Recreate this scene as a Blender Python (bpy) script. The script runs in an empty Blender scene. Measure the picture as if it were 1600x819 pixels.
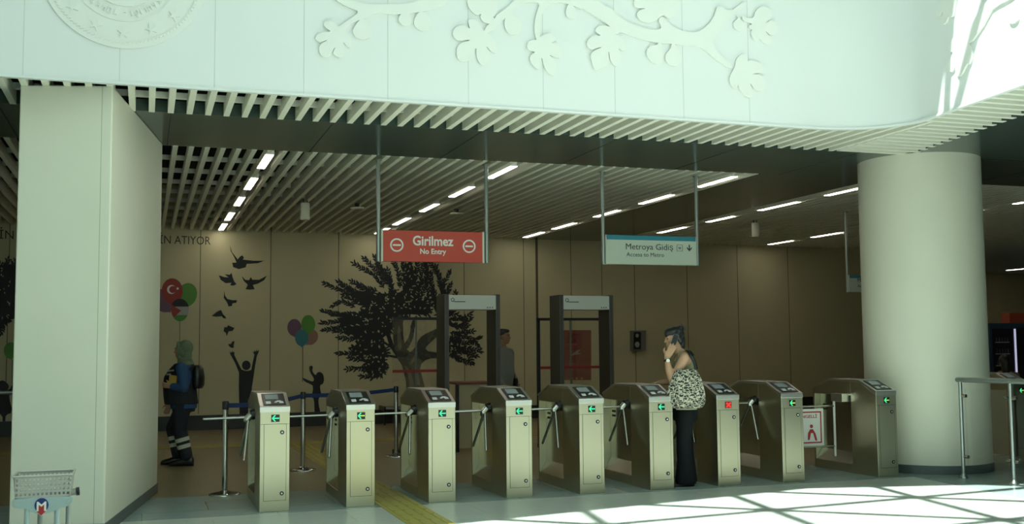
import bpy, bmesh, math, random
import numpy as np
from mathutils import Vector, Matrix

random.seed(7)
S = bpy.context.scene
COL = S.collection

# ------------------------------------------------------------------ camera
F_PX, YAW, PITCH, ROLL, CAM_Z = 1692.25, 0.3268, 0.0761, -0.0088, 1.5412
_F = Vector((math.sin(YAW) * math.cos(PITCH), math.cos(YAW) * math.cos(PITCH), math.sin(PITCH)))
_R = Vector((math.cos(YAW), -math.sin(YAW), 0.0))
_U = _R.cross(_F)
_R, _U = _R * math.cos(ROLL) + _U * math.sin(ROLL), -_R * math.sin(ROLL) + _U * math.cos(ROLL)
_O = Vector((0, 0, CAM_Z))
cam = bpy.data.cameras.new('camera')
cam.sensor_width = 36.0
cam.lens = F_PX / 1600.0 * 36.0
cam.clip_end = 200
camo = bpy.data.objects.new('camera', cam)
COL.objects.link(camo)
m = Matrix((_R, _U, -_F)).transposed().to_4x4()
m.translation = _O
camo.matrix_world = m
S.camera = camo

# ------------------------------------------------------------------ light and exposure
S.view_settings.view_transform = 'Standard'
S.view_settings.look = 'None'
S.view_settings.exposure = 0.0
S.view_settings.gamma = 1.0
S.view_settings.use_curve_mapping = False
SKY_STRENGTH = 1.6
SUN_STRENGTH = 18.5
LED_STRENGTH = 11.0
W = bpy.data.worlds.new('sky')
S.world = W
W.use_nodes = True
bg = W.node_tree.nodes['Background']
bg.inputs[0].default_value = (0.70, 1.0, 0.93, 1)
bg.inputs[1].default_value = SKY_STRENGTH
SUN_D = Vector((0.5, 0.2, -1.0))
sl = bpy.data.lights.new('sun', 'SUN')
sl.energy = SUN_STRENGTH
sl.angle = math.radians(0.55)
sl.color = (0.88, 1.0, 0.91)
so = bpy.data.objects.new('sun', sl)
so.rotation_euler = SUN_D.to_track_quat('-Z', 'Y').to_euler()
so.location = (-6, -4, 14)
COL.objects.link(so)

ZC = 3.757            # underside of the slatted ceilings
Y0 = 10.462           # front line of the gate row
WY, WS = 21.2, 0.045  # back wall: y = WY + WS * (x - 0.3)


# ------------------------------------------------------------------ geometry of the place
def ray(px, py):
    return (_R * ((px - 800) / F_PX) - _U * ((py - 409.5) / F_PX) + _F)


def at(px, py, axis, val):
    """point of a real plane (x, y or z = val) seen at this place of the photograph"""
    d = ray(px, py)
    return _O + d * ((val - _O[axis]) / d[axis])


def atp(px, py, n, p0):
    d = ray(px, py)
    n = Vector(n)
    return _O + d * ((Vector(p0) - _O).dot(n) / d.dot(n))


WALL_N = Vector((-WS, 1, 0)).normalized()
WALL_P = Vector((0.3, WY, 0))


def onwall(px, py, off=0.0):
    return atp(px, py, WALL_N, WALL_P - WALL_N * off)


# ------------------------------------------------------------------ materials
MATS = {}


def mat(name, col, rough=0.5, metal=0.0, spec=0.5, emit=None, es=0.0, alpha=None, trans=0.0, bump=None, noise=None, coat=0.0):
    if name in MATS:
        return MATS[name]
    M = bpy.data.materials.new(name)
    M.use_nodes = True
    nt = M.node_tree
    b = nt.nodes['Principled BSDF']
    b.inputs['Base Color'].default_value = (*col, 1)
    b.inputs['Roughness'].default_value = rough
    b.inputs['Metallic'].default_value = metal
    b.inputs['Specular IOR Level'].default_value = spec
    b.inputs['Coat Weight'].default_value = coat
    if emit:
        b.inputs['Emission Color'].default_value = (*emit, 1)
        b.inputs['Emission Strength'].default_value = es
    if trans:
        b.inputs['Transmission Weight'].default_value = trans
        b.inputs['IOR'].default_value = 1.45
    if alpha is not None:
        b.inputs['Alpha'].default_value = alpha
    if noise:   # slight natural unevenness of the colour: (scale, amount)
        tc = nt.nodes.new('ShaderNodeTexCoord')
        n = nt.nodes.new('ShaderNodeTexNoise')
        n.inputs['Scale'].default_value = noise[0]
        n.inputs['Detail'].default_value = 5
        nt.links.new(tc.outputs['Object'], n.inputs['Vector'])
        mx = nt.nodes.new('ShaderNodeMix')
        mx.data_type = 'RGBA'
        a = noise[1]
        mx.inputs[6].default_value = (*[c * (1 - a) for c in col], 1)
        mx.inputs[7].default_value = (*[min(1, c * (1 + a)) for c in col], 1)
        nt.links.new(n.outputs['Fac'], mx.inputs[0])
        nt.links.new(mx.outputs[2], b.inputs['Base Color'])
    if bump:    # (scale, strength)
        tc = nt.nodes.new('ShaderNodeTexCoord')
        n = nt.nodes.new('ShaderNodeTexNoise')
        n.inputs['Scale'].default_value = bump[0]
        n.inputs['Detail'].default_value = 3
        nt.links.new(tc.outputs['Object'], n.inputs['Vector'])
        bp = nt.nodes.new('ShaderNodeBump')
        bp.inputs['Strength'].default_value = bump[1]
        bp.inputs['Distance'].default_value = 0.01
        nt.links.new(n.outputs['Fac'], bp.inputs['Height'])
        nt.links.new(bp.outputs[0], b.inputs['Normal'])
    MATS[name] = M
    return M


def tile_mat(name, c1, c2, mortar, tw, th, rough=0.3, off=0.5, spec=0.5, msize=0.004, rot=0.0):
    M = bpy.data.materials.new(name)
    M.use_nodes = True
    nt = M.node_tree
    b = nt.nodes['Principled BSDF']
    tc = nt.nodes.new('ShaderNodeTexCoord')
    mp = nt.nodes.new('ShaderNodeMapping')
    mp.inputs['Rotation'].default_value = (0, 0, rot)
    br = nt.nodes.new('ShaderNodeTexBrick')
    br.inputs['Color1'].default_value = (*c1, 1)
    br.inputs['Color2'].default_value = (*c2, 1)
    br.inputs['Mortar'].default_value = (*mortar, 1)
    br.inputs['Scale'].default_value = 1.0
    br.inputs['Mortar Size'].default_value = msize
    br.inputs['Brick Width'].default_value = tw
    br.inputs['Row Height'].default_value = th
    br.offset = off
    nz = nt.nodes.new('ShaderNodeTexNoise')
    nz.inputs['Scale'].default_value = 14
    nz.inputs['Detail'].default_value = 8
    mx = nt.nodes.new('ShaderNodeMix')
    mx.data_type = 'RGBA'
    mx.blend_type = 'MULTIPLY'
    mx.inputs[0].default_value = 0.25
    nt.links.new(tc.outputs['Object'], mp.inputs[0])
    nt.links.new(mp.outputs[0], br.inputs['Vector'])
    nt.links.new(tc.outputs['Object'], nz.inputs['Vector'])
    nt.links.new(br.outputs['Color'], mx.inputs[6])
    nt.links.new(nz.outputs['Color'], mx.inputs[7])
    nt.links.new(mx.outputs[2], b.inputs['Base Color'])
    b.inputs['Roughness'].default_value = rough
    b.inputs['Specular IOR Level'].default_value = spec
    MATS[name] = M
    return M


def brushed(name, col, rough, stretch=(60, 60, 1)):
    M = mat(name, col, rough, 1.0)
    nt = M.node_tree
    b = nt.nodes['Principled BSDF']
    tc = nt.nodes.new('ShaderNodeTexCoord')
    mp = nt.nodes.new('ShaderNodeMapping')
    mp.inputs['Scale'].default_value = stretch
    n = nt.nodes.new('ShaderNodeTexNoise')
    n.inputs['Scale'].default_value = 6
    n.inputs['Detail'].default_value = 4
    mr = nt.nodes.new('ShaderNodeMapRange')
    mr.inputs[3].default_value = rough - 0.06
    mr.inputs[4].default_value = rough + 0.08
    nt.links.new(tc.outputs['Object'], mp.inputs[0])
    nt.links.new(mp.outputs[0], n.inputs['Vector'])
    nt.links.new(n.outputs['Fac'], mr.inputs[0])
    nt.links.new(mr.outputs[0], b.inputs['Roughness'])
    return M


M_white = mat('white_cladding', (0.76, 0.78, 0.77), 0.45, noise=(1.5, 0.015))
M_relief = mat('white_relief', (0.785, 0.795, 0.755), 0.45)
M_seam = mat('panel_seam', (0.58, 0.60, 0.57), 0.7)
M_cream = mat('cream_paint', (0.74, 0.725, 0.605), 0.6, noise=(2.0, 0.04))
M_crack = mat('hairline_seam', (0.38, 0.38, 0.32), 0.8)
M_slat = mat('cream_slat', (0.86, 0.85, 0.73), 0.45)
M_rail = mat('slat_rail', (0.72, 0.72, 0.66), 0.5)
M_void = mat('dark_void', (0.018, 0.019, 0.018), 0.9)
M_dark = mat('dark_panel', (0.048, 0.072, 0.064), 0.18, 0.0, 0.38, bump=(1.2, 0.12))
M_wallbase = mat('black_plinth', (0.025, 0.027, 0.028), 0.4)
M_stonebase = mat('grey_stone_base', (0.10, 0.12, 0.12), 0.4, noise=(20, 0.2))
M_wall = mat('beige_wall_panel', (0.58, 0.53, 0.33), 0.5, noise=(0.8, 0.05))
M_wallseam = mat('wall_seam', (0.10, 0.09, 0.06), 0.8)
M_steel = brushed('brushed_steel', (0.56, 0.53, 0.39), 0.34)
M_steel2 = brushed('brushed_steel_lid', (0.66, 0.66, 0.62), 0.33, (60, 2, 60))
M_polish = mat('polished_steel', (0.56, 0.55, 0.47), 0.2, 1.0)
M_chrome = mat('chrome', (0.55, 0.55, 0.53), 0.10, 1.0)
M_arm = mat('satin_bar', (0.42, 0.42, 0.39), 0.22, 1.0)
M_alu = mat('brushed_aluminium', (0.42, 0.46, 0.45), 0.4, 1.0)
M_black = mat('black_plastic', (0.012, 0.013, 0.015), 0.3)
M_gap = mat('dark_gap', (0.03, 0.03, 0.028), 0.8)
M_screen = mat('lcd_screen', (0.16, 0.21, 0.20), 0.15, emit=(0.5, 0.62, 0.60), es=0.12)
M_icon = mat('white_icon', (0.75, 0.76, 0.75), 0.5)
M_green = mat('green_led', (0.0, 0.3, 0.1), 0.5, emit=(0.06, 1.0, 0.42), es=1.0)
M_yellowled = mat('amber_led', (0.3, 0.3, 0.0), 0.5, emit=(0.55, 0.95, 0.15), es=0.7)
M_red = mat('red_led', (0.3, 0.0, 0.0), 0.5, emit=(1.0, 0.05, 0.04), es=0.9)
M_reddim = mat('dim_red_led', (0.15, 0.0, 0.0), 0.5, emit=(0.7, 0.02, 0.02), es=0.35)
M_led = mat('strip_light', (0.9, 0.9, 0.9), 0.5, emit=(1.0, 0.93, 0.76), es=LED_STRENGTH)
M_tact = mat('yellow_tactile', (0.42, 0.365, 0.095), 0.5, noise=(8, 0.12))
M_signred = mat('sign_red', (0.55, 0.05, 0.022), 0.35)
M_signwhite = mat('sign_white', (0.62, 0.68, 0.58), 0.4)
M_letterw = mat('white_letter', (0.82, 0.80, 0.76), 0.5)
M_letterd = mat('dark_letter', (0.05, 0.06, 0.07), 0.5)
M_lettertx = mat('wall_letter', (0.045, 0.045, 0.04), 0.6)
M_teal = mat('sign_teal', (0.04, 0.26, 0.36), 0.4)
M_mural = mat('mural_black', (0.012, 0.015, 0.017), 0.55)
M_trunk = mat('mural_trunk', (0.055, 0.056, 0.046), 0.55)
M_trunk2 = mat('mural_trunk_light', (0.20, 0.185, 0.13), 0.55)
M_glass = mat('clear_glass', (0.9, 0.95, 0.93), 0.03, trans=1.0, alpha=0.12)
M_detector = mat('detector_panel', (0.055, 0.052, 0.046), 0.45)
M_header = mat('detector_header', (0.60, 0.63, 0.60), 0.4)


# ------------------------------------------------------------------ mesh builder
class MB:
    def __init__(s, origin=(0, 0, 0)):
        s.v, s.f, s.mi, s.sm = [], [], [], []
        s.o = Vector(origin)
        s.mat = 0

    def add(s, vs, fs, smooth=False):
        b = len(s.v)
        s.v += [Vector(v) - s.o for v in vs]
        for f in fs:
            s.f.append([b + i for i in f])
            s.mi.append(s.mat)
            s.sm.append(smooth)
        return s

    def box(s, a, b):
        x0, y0, z0 = a
        x1, y1, z1 = b
        x0, x1 = min(x0, x1), max(x0, x1)
        y0, y1 = min(y0, y1), max(y0, y1)
        z0, z1 = min(z0, z1), max(z0, z1)
        return s.add([(x0, y0, z0), (x1, y0, z0), (x1, y1, z0), (x0, y1, z0), (x0, y0, z1), (x1, y0, z1), (x1, y1, z1), (x0, y1, z1)],
                     [(0, 3, 2, 1), (4, 5, 6, 7), (0, 1, 5, 4), (1, 2, 6, 5), (2, 3, 7, 6), (3, 0, 4, 7)])

    def prism(s, pts, off):
        """closed polygon pts (3-D, planar), thickened by the vector off"""
        n = len(pts)
        pts = [Vector(p) for p in pts]
        off = Vector(off)
        nrm = Vector((0, 0, 0))
        for i in range(n):
            nrm += (pts[i] - pts[0]).cross(pts[(i + 1) % n] - pts[0])
        if nrm.dot(off) < 0:
            pts.reverse()
        vs = pts + [p + off for p in pts]
        fs = [list(range(n))[::-1], list(range(n, 2 * n))]
        fs += [(i, (i + 1) % n, n + (i + 1) % n, n + i) for i in range(n)]
        return s.add(vs, fs)

    def cyl(s, p0, p1, r0, r1=None, n=16, caps=True):
        p0, p1 = Vector(p0), Vector(p1)
        r1 = r0 if r1 is None else r1
        d = (p1 - p0).normalized()
        a = d.orthogonal().normalized()
        b = d.cross(a)
        vs, fs = [], []
        for p, r in ((p0, r0), (p1, r1)):
            for i in range(n):
                t = 2 * math.pi * i / n
                vs.append(p + (a * math.cos(t) + b * math.sin(t)) * r)
        fs = [(i, (i + 1) % n, n + (i + 1) % n, n + i) for i in range(n)]
        s.add(vs, fs, True)
        if caps:
            s.add(vs[:n], [list(range(n))[::-1]])
            s.add(vs[n:], [list(range(n))])
        return s

    def tube(s, pts, r, n=12):
        for a, b in zip(pts[:-1], pts[1:]):
            s.cyl(a, b, r, n=n)
        for p in pts[1:-1]:
            s.ball(p, (r, r, r), n)
        return s

    def ball(s, c, r, n=14, rot=None):
        c = Vector(c)
        if not hasattr(r, '__len__'):
            r = (r, r, r)
        vs, fs = [], []
        k = max(6, n // 2)
        for j in range(k + 1):
            ph = math.pi * j / k
            for i in range(n):
                t = 2 * math.pi * i / n
                q = Vector((r[0] * math.sin(ph) * math.cos(t), r[1] * math.sin(ph) * math.sin(t), r[2] * math.cos(ph)))
                if rot is not None:
                    q = rot @ q
                vs.append(c + q)
        for j in range(k):
            for i in range(n):
                fs.append((j * n + i, (j + 1) * n + i, (j + 1) * n + (i + 1) % n, j * n + (i + 1) % n))
        return s.add(vs, fs, True)

    def lathe(s, c, prof, n=32, caps=True):
        c = Vector(c)
        vs, fs = [], []
        for r, z in prof:
            for i in range(n):
                t = 2 * math.pi * i / n
                vs.append(c + Vector((r * math.cos(t), r * math.sin(t), z)))
        for j in range(len(prof) - 1):
            for i in range(n):
                fs.append((j * n + i, j * n + (i + 1) % n, (j + 1) * n + (i + 1) % n, (j + 1) * n + i))
        s.add(vs, fs, True)
        if caps:
            s.add(vs[:n], [list(range(n))[::-1]])
            s.add(vs[-n:], [list(range(n))])
        return s

    def loft(s, rings, caps=True):
        n = len(rings[0])
        vs = [p for r in rings for p in r]
        fs = []
        for j in range(len(rings) - 1):
            for i in range(n):
                fs.append((j * n + i, j * n + (i + 1) % n, (j + 1) * n + (i + 1) % n, (j + 1) * n + i))
        if caps:
            fs.append(list(range(n))[::-1])
            fs.append([(len(rings) - 1) * n + i for i in range(n)])
        return s.add(vs, fs, True)

    def build(s, name, mats, parent=None, bevel=0.0, auto=35):
        me = bpy.data.meshes.new(name)
        me.from_pydata([tuple(v) for v in s.v], [], s.f)
        if not isinstance(mats, (list, tuple)):
            mats = [mats]
        for M in mats:
            me.materials.append(M)
        for p, mi, sm in zip(me.polygons, s.mi, s.sm):
            p.material_index = mi
            p.use_smooth = sm
        me.update()
        o = bpy.data.objects.new(name, me)
        COL.objects.link(o)
        if parent:
            o.parent = parent
        elif s.o.length > 0:
            o.location = s.o
        if bevel:
            bv = o.modifiers.new('bevel', 'BEVEL')
            bv.width = bevel
            bv.segments = 2
            bv.limit_method = 'ANGLE'
            bv.angle_limit = math.radians(auto)
        return o


def tag(o, label, cat, group=None, kind=None):
    if label:
        o['label'] = label
    if cat:
        o['category'] = cat
    if group:
        o['group'] = group
    if kind:
        o['kind'] = kind
    return o


def struct(o):
    o['kind'] = 'structure'
    return o


def thing(name, label, cat, loc=(0, 0, 0), rz=0.0, group=None):
    o = bpy.data.objects.new(name, None)
    o.empty_display_size = 0.1
    COL.objects.link(o)
    o.location = loc
    o.rotation_euler = (0, 0, rz)
    return tag(o, label, cat, group)


def copy_tree(o, parent=None):
    c = o.copy()
    COL.objects.link(c)
    if parent:
        c.parent = parent
        c.matrix_parent_inverse = o.matrix_parent_inverse.copy()
    for ch in list(o.children):
        copy_tree(ch, c)
    return c


def lettering(name, text, p0, xdir, updir, height, M, parent=None, origin=(0, 0, 0), width=None, bold=0.0, align='LEFT', depth=0.002):
    """flat raised letters; height is the capital height, p0 the baseline start"""
    cu = bpy.data.curves.new(name, 'FONT')
    cu.body = text
    cu.size = 1.0
    cu.offset = bold
    cu.extrude = 0.5
    cu.align_x = align
    cu.resolution_u = 3
    t = bpy.data.objects.new(name, cu)
    COL.objects.link(t)
    bpy.context.view_layer.update()
    dg = bpy.context.evaluated_depsgraph_get()
    me = bpy.data.meshes.new_from_object(t.evaluated_get(dg))
    bpy.data.objects.remove(t)
    bpy.data.curves.remove(cu)
    xs = [v.co.x for v in me.vertices]
    sc = height / 0.70
    wd = max(1e-6, max(xs) - min(xs))
    sx = sc if width is None else width / wd
    x0 = min(xs) if align == 'LEFT' else 0
    xd, ud = Vector(xdir).normalized(), Vector(updir).normalized()
    nd = xd.cross(ud)
    o0 = Vector(p0) - Vector(origin)
    for v in me.vertices:
        v.co = o0 + xd * ((v.co.x - x0) * sx) + ud * (v.co.y * sc) + nd * (depth * (v.co.z + 0.5))
    me.materials.clear()
    me.materials.append(M)
    me.name = name
    for p in me.polygons:
        p.use_smooth = False
    if 'custom_normal' in me.attributes:
        me.attributes.remove(me.attributes['custom_normal'])
    o = bpy.data.objects.new(name, me)
    COL.objects.link(o)
    if parent:
        o.parent = parent
    return o


def flat(pxs, off=0.002, th=0.002):
    """outline traced on the back wall -> polygon and thickness for a thin sticker"""
    return [onwall(x, y, off) for x, y in pxs], WALL_N * (-th)


def ellipse(cx, cy, rx, ry, n=28, a0=0.0, rot=0.0):
    out = []
    for i in range(n):
        t = a0 + 2 * math.pi * i / n
        x, y = rx * math.cos(t), ry * math.sin(t)
        out.append((cx + x * math.cos(rot) - y * math.sin(rot), cy + x * math.sin(rot) + y * math.cos(rot)))
    return out


def smooth_poly(p, it=2):
    for _ in range(it):
        q = []
        n = len(p)
        for i in range(n):
            a, b = p[i], p[(i + 1) % n]
            q.append((a[0] * .75 + b[0] * .25, a[1] * .75 + b[1] * .25))
            q.append((a[0] * .25 + b[0] * .75, a[1] * .25 + b[1] * .75))
        p = q
    return p


# ================================================================== THE SETTING
# ---- floors
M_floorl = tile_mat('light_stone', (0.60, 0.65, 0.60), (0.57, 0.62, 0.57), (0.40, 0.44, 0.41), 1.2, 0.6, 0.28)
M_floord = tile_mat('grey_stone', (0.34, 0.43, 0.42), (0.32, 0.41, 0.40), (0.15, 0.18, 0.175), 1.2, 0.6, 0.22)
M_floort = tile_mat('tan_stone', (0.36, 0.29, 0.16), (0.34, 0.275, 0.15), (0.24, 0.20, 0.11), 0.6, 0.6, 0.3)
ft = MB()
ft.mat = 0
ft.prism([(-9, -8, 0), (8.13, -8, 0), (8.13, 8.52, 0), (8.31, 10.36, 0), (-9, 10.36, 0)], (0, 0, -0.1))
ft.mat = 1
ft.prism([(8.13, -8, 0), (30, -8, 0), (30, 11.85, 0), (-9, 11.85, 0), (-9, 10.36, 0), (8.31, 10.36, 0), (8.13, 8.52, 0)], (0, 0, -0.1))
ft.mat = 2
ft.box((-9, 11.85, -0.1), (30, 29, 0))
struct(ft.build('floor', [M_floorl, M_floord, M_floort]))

# ---- back wall with its joints and plinth
def wally(x):
    return WY + WS * (x - 0.3)


b = MB()
b.prism([(-9, wally(-9), 0), (17, wally(17), 0), (17, wally(17) + .2, 0), (-9, wally(-9) + .2, 0)], (0, 0, 4.6))
wb = struct(b.build('wall_back', M_wall))
b = MB()
for px in (-40, 14, 313, 423, 529, 725, 892, 940, 991, 1073, 1152, 1231):
    p = onwall(px, 420)
    b.box((p.x - .006, p.y - .003, 0.3), (p.x + .006, p.y + .01, ZC + .1))
p = onwall(818, 420)
b.box((p.x - .006, p.y - .003, 0.3), (p.x + .006, p.y + .01, ZC + .1))
p = onwall(838.5, 420)
b.box((p.x - .025, p.y - .012, 0.0), (p.x + .025, p.y + .01, ZC + .1))
j = b.build('joint', M_wallseam, wb)
b = MB()
q0, q1 = Vector((-9, wally(-9) - .03, 0)), Vector((17, wally(17) - .03, 0))
b.prism([q0, q1, q1 + Vector((0, .03, 0)), q0 + Vector((0, .03, 0))], (0, 0, 0.27))
struct(b.build('baseboard_back', M_wallbase))
b = MB()
b.box((-9.2, -8, 0), (-9, 22, 10))
struct(b.build('wall_left_unseen', M_white))  # unseen outer wall, added to stop sideways sky light and bounce daylight
b = MB()
b.box((-9, -8.2, 0), (30, -8, 10))
struct(b.build('wall_rear_unseen', M_white))  # unseen wall behind the camera, added to shut out horizontal sky light
b = MB()
b.box((30, -8, 0), (30.2, 29, 4.6))
struct(b.build('wall_right', M_wall))
b = MB()
b.box((17, wally(17), 0), (17.2, 28.9, 4.6))
b.box((17, 28.9, 0), (30, 29.1, 4.6))
struct(b.build('wall_alcove', M_wall))

# ---- slab above the concourse
b = MB()
b.box((-9, 9.66, 4.6), (30, 29, 4.8))
b.prism([(7.75, -8, 4.6), (30, -8, 4.6), (30, 9.66, 4.6), (7.75, 9.66, 4.6)], (0, 0, 0.2))
struct(b.build('ceiling', M_void))

# ---- white curved fascia round the atrium
FX = 7.376


def fascia_path():
    pts = [(-9, 9.5), (-4, 9.5), (0, 9.5), (3, 9.5), (6.3, 9.5)]
    for x, y in ((6.6, 9.49), (6.85, 9.45), (7.05, 9.36), (7.2, 9.24), (7.31, 9.09), (7.365, 8.93), (7.355, 8.7)):
        pts.append((x, y))
    for y in (8.4, 7.8, 7.2, 6.0, 4.0, 0.0, -4.0, -8.0):
        pts.append((FX - 0.13 * (8.87 - y), y))
    return pts


FP = fascia_path()
# subdivide the bend smoothly
def off_path(path, d):
    out = []
    for i, p in enumerate(path):
        a = Vector(path[max(0, i - 1)])
        c = Vector(path[min(len(path) - 1, i + 1)])
        t = (c - a).normalized()
        n = Vector((-t.y, t.x))       # left of travel = away from the atrium
        out.append((p[0] + n.x * d, p[1] + n.y * d))
    return out


def catmull(path, k=6):
    out = []
    n = len(path)
    for i in range(n - 1):
        p0, p1, p2, p3 = (Vector(path[max(0, i - 1)]), Vector(path[i]), Vector(path[i + 1]), Vector(path[min(n - 1, i + 2)]))
        for s in range(k):
            t = s / k
            out.append(tuple(0.5 * ((2 * p1) + (p2 - p0) * t + (2 * p0 - 5 * p1 + 4 * p2 - p3) * t * t + (3 * p1 - p0 - 3 * p2 + p3) * t ** 3)))
    out.append(tuple(path[-1]))
    return out


bend = catmull(FP[4:14], 5)
PATH = FP[:4] + bend + FP[14:]
OUT = off_path(PATH, 0.04)


def wall_strip(mb, a, c, z0, z1, smooth=True):
    n = len(a)
    vs = [(x, y, z0) for x, y in a] + [(x, y, z1) for x, y in a] + [(x, y, z0) for x, y in c] + [(x, y, z1) for x, y in c]
    fs1, fs2 = [], []
    for i in range(n - 1):
        fs1.append((i, i + 1, n + i + 1, n + i))
        fs1.append((2 * n + i + 1, 2 * n + i, 3 * n + i, 3 * n + i + 1))
        fs2.append((i + 1, i, 2 * n + i, 2 * n + i + 1))
        fs2.append((n + i, n + i + 1, 3 * n + i + 1, 3 * n + i))
    mb.add(vs, fs1, smooth)
    mb.add(vs, fs2, False)


b = MB()
wall_strip(b, PATH, OUT, ZC + 0.0, 10.0)
fascia = struct(b.build('wall_front', M_white))
b = MB()
IN = off_path(PATH, -0.012)
wall_strip(b, IN, OUT, ZC - 0.014, ZC + 0.006)
b.build('edge_strip', M_white, fascia)
# vertical joints of the cladding
b = MB()
for px, py in ((37, 60), (187, 100), (336, 60), (475, 80), (606, 120), (732, 130), (849, 150), (961, 150), (1068, 150), (1171, 160), (1270, 120)):
    p = at(px, py, 1, 9.5)
    b.box((p.x - .0025, 9.4985, ZC + .01), (p.x + .0025, 9.51, 10))
b.build('joint', M_seam, fascia)

# ---- roof of the atrium with its triangular steel grid
RZ = 10.0
def up(p):
    return (p[0] - SUN_D.x * RZ, p[1] - SUN_D.y * RZ)


OPEN = [up(p) for p in ((0.4, 8.70), (6.65, 9.95), (9.6, 9.24))] + [(6.0, 5.0), (5.0, -6.5), (-4.6, -6.5)]  # unseen opening, shaped to place the sun's edges and balance daylight at left
# opaque ring round the opening, built as quads from the opening to an outer rectangle
outer = [(-9, 9.5), (1.65, 9.6), (7.5, 9.6), (7.6, 5.0), (7.6, -8), (-9, -8)]
b = MB()
for i in range(6):
    j = (i + 1) % 6
    b.prism([(*OPEN[i], RZ), (*OPEN[j], RZ), (*outer[j], RZ), (*outer[i], RZ)], (0, 0, 0.3))
struct(b.build('ceiling_atrium', M_white))
b = MB()
N0 = Vector(up((7.2, 8.98)))
bv, av = Vector((1.75, 0.18)), Vector((1.52, -1.21))
cv = bv - av
def bar(p, d):
    # clip the line p + t d to the opening's bounding box
    t0, t1 = -30, 30
    for k, (lo, hi) in enumerate(((-8.5, 6.6), (-7.0, 8.6))):
        if abs(d[k]) > 1e-6:
            a, c = (lo - p[k]) / d[k], (hi - p[k]) / d[k]
            t0, t1 = max(t0, min(a, c)), min(t1, max(a, c))
    if t1 > t0:
        a, c = p + d * t0, p + d * t1
        b.cyl((a.x, a.y, RZ + .1), (c.x, c.y, RZ + .1), 0.068, n=8)
for k in range(-14, 15):
    bar(N0 + av * k, bv)
    bar(N0 + bv * k, av)
    bar(N0 + bv * k, cv)
struct(b.build('ceiling_grid', M_alu))

# ---- dark polished soffit panels
b = MB()
b.box((-9, 10.62, ZC + .006), (30, 12.38, ZC + .12))
b.box((7.69, 12.38, ZC + .006), (9.5, 21.55, ZC + .12))
b.prism([(8.62, 10.62, ZC + .006), (10.3, 10.62, ZC + .006), (10.0, -8, ZC + .006), (6.3, -8, ZC + .006), (8.05, 8.0, ZC + .006)], (0, 0, .114))
pan = struct(b.build('ceiling_panel', M_dark))
b = MB()
for x in (-1.3, 0.2, 1.75, 3.3, 4.85, 6.4, 7.95, 9.5, 11.0):
    b.box((x - .004, 10.62, ZC + .004), (x + .004, 12.38, ZC + .02))
b.box((8.62, 10.615, ZC + .003), (10.3, 10.625, ZC + .02))
b.build('joint', M_void, pan)

# ---- slatted ceilings
PITCH_S, SW, SH = 0.1705, 0.055, 0.125
def slat_y(mb, x, y0, y1):
    mb.box((x - SW / 2, y0, ZC), (x + SW / 2, y1, ZC + SH))
def slat_x(mb, y, x0, x1):
    mb.box((x0, y - SW / 2, ZC), (x1, y + SW / 2, ZC + SH))


def fx_at(y):
    return FX - 0.13 * (8.87 - y)


b = MB()
x = 7.53
while x > -3.2:
    y0 = 9.545
    if x > 6.6:
        ys = [q[1] for q in OUT if abs(q[0] - x) < .06 and q[1] > 8.4]
        y0 = (max(ys) if ys else 8.9) + .012
    slat_y(b, x, y0, 10.63)
    x -= PITCH_S
y = 10.58
while y > 0.5:
    x0 = 7.6 if y > 8.95 else fx_at(y) + 0.02
    x1 = 8.62 - 0.2 * (10.5 - y) if y > 7.5 else 8.02 - 0.11 * (7.5 - y)
    slat_x(b, y, x0, x1)
    y -= PITCH_S
for yy in (9.85, 10.35):
    b.mat = 1
    b.box((-3.2, yy - .022, ZC + SH - .045), (7.6, yy + .022, ZC + SH + .01))
struct(b.build('ceiling_slats_front', [M_slat, M_rail]))

LROWS = {1.335: 'a', 4.32: 'b', 7.44: 'c'}
LY = [(12.62, 13.66), (14.45, 15.56), (16.38, 17.40), (18.32, 19.46), (20.02, 21.12)]


def cut_slat(mb, x, y0, y1, rows, spans):
    for r in rows:
        if abs(x - r) < 0.085:
            cur = y0
            for a, c in spans:
                if a > cur:
                    slat_y(mb, x, cur, a - .01)
                cur = c + .01
            if cur < y1:
                slat_y(mb, x, cur, y1)
            return
    slat_y(mb, x, y0, y1)


b = MB()
x = 7.62
while x > -4:
    cut_slat(b, x, 12.38, wally(x) - .01, list(LROWS), LY)
    x -= PITCH_S
b.mat = 1
for k in range(9):
    b.box((-4, 12.75 + k * 1.0, ZC + SH - .045), (7.66, 12.80 + k * 1.0, ZC + SH + .01))
struct(b.build('ceiling_slats_left', [M_slat, M_rail]))
b = MB()
DY = [(13.02, 13.95), (14.66, 15.84), (16.67, 17.62), (18.48, 19.62)]
EY = [(12.95, 14.0), (14.75, 15.8), (16.65, 17.6), (18.6, 19.66), (20.38, 21.34)]
x = 9.55
while x < 18:
    xx = wally(x) - .01 if x < 17 else 28
    cut_slat(b, x, 12.38, xx, (9.775,), DY) if x < 11 else cut_slat(b, x, 12.38, xx, (13.4,), EY)
    x += PITCH_S
x = 18
while x < 29.9:
    slat_y(b, x, 12.38, 28.8)
    x += PITCH_S
b.mat = 1
for k in range(9):
    b.box((9.52, 12.75 + k * 1.0, ZC + SH - .045), (20, 12.80 + k * 1.0, ZC + SH + .01))
struct(b.build('ceiling_slats_right', [M_slat, M_rail]))
b = MB()
y = 10.5
while y > 2:
    slat_x(b, y, 10.34, 16)
    y -= PITCH_S
struct(b.build('ceiling_slats_side', M_slat))

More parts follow.
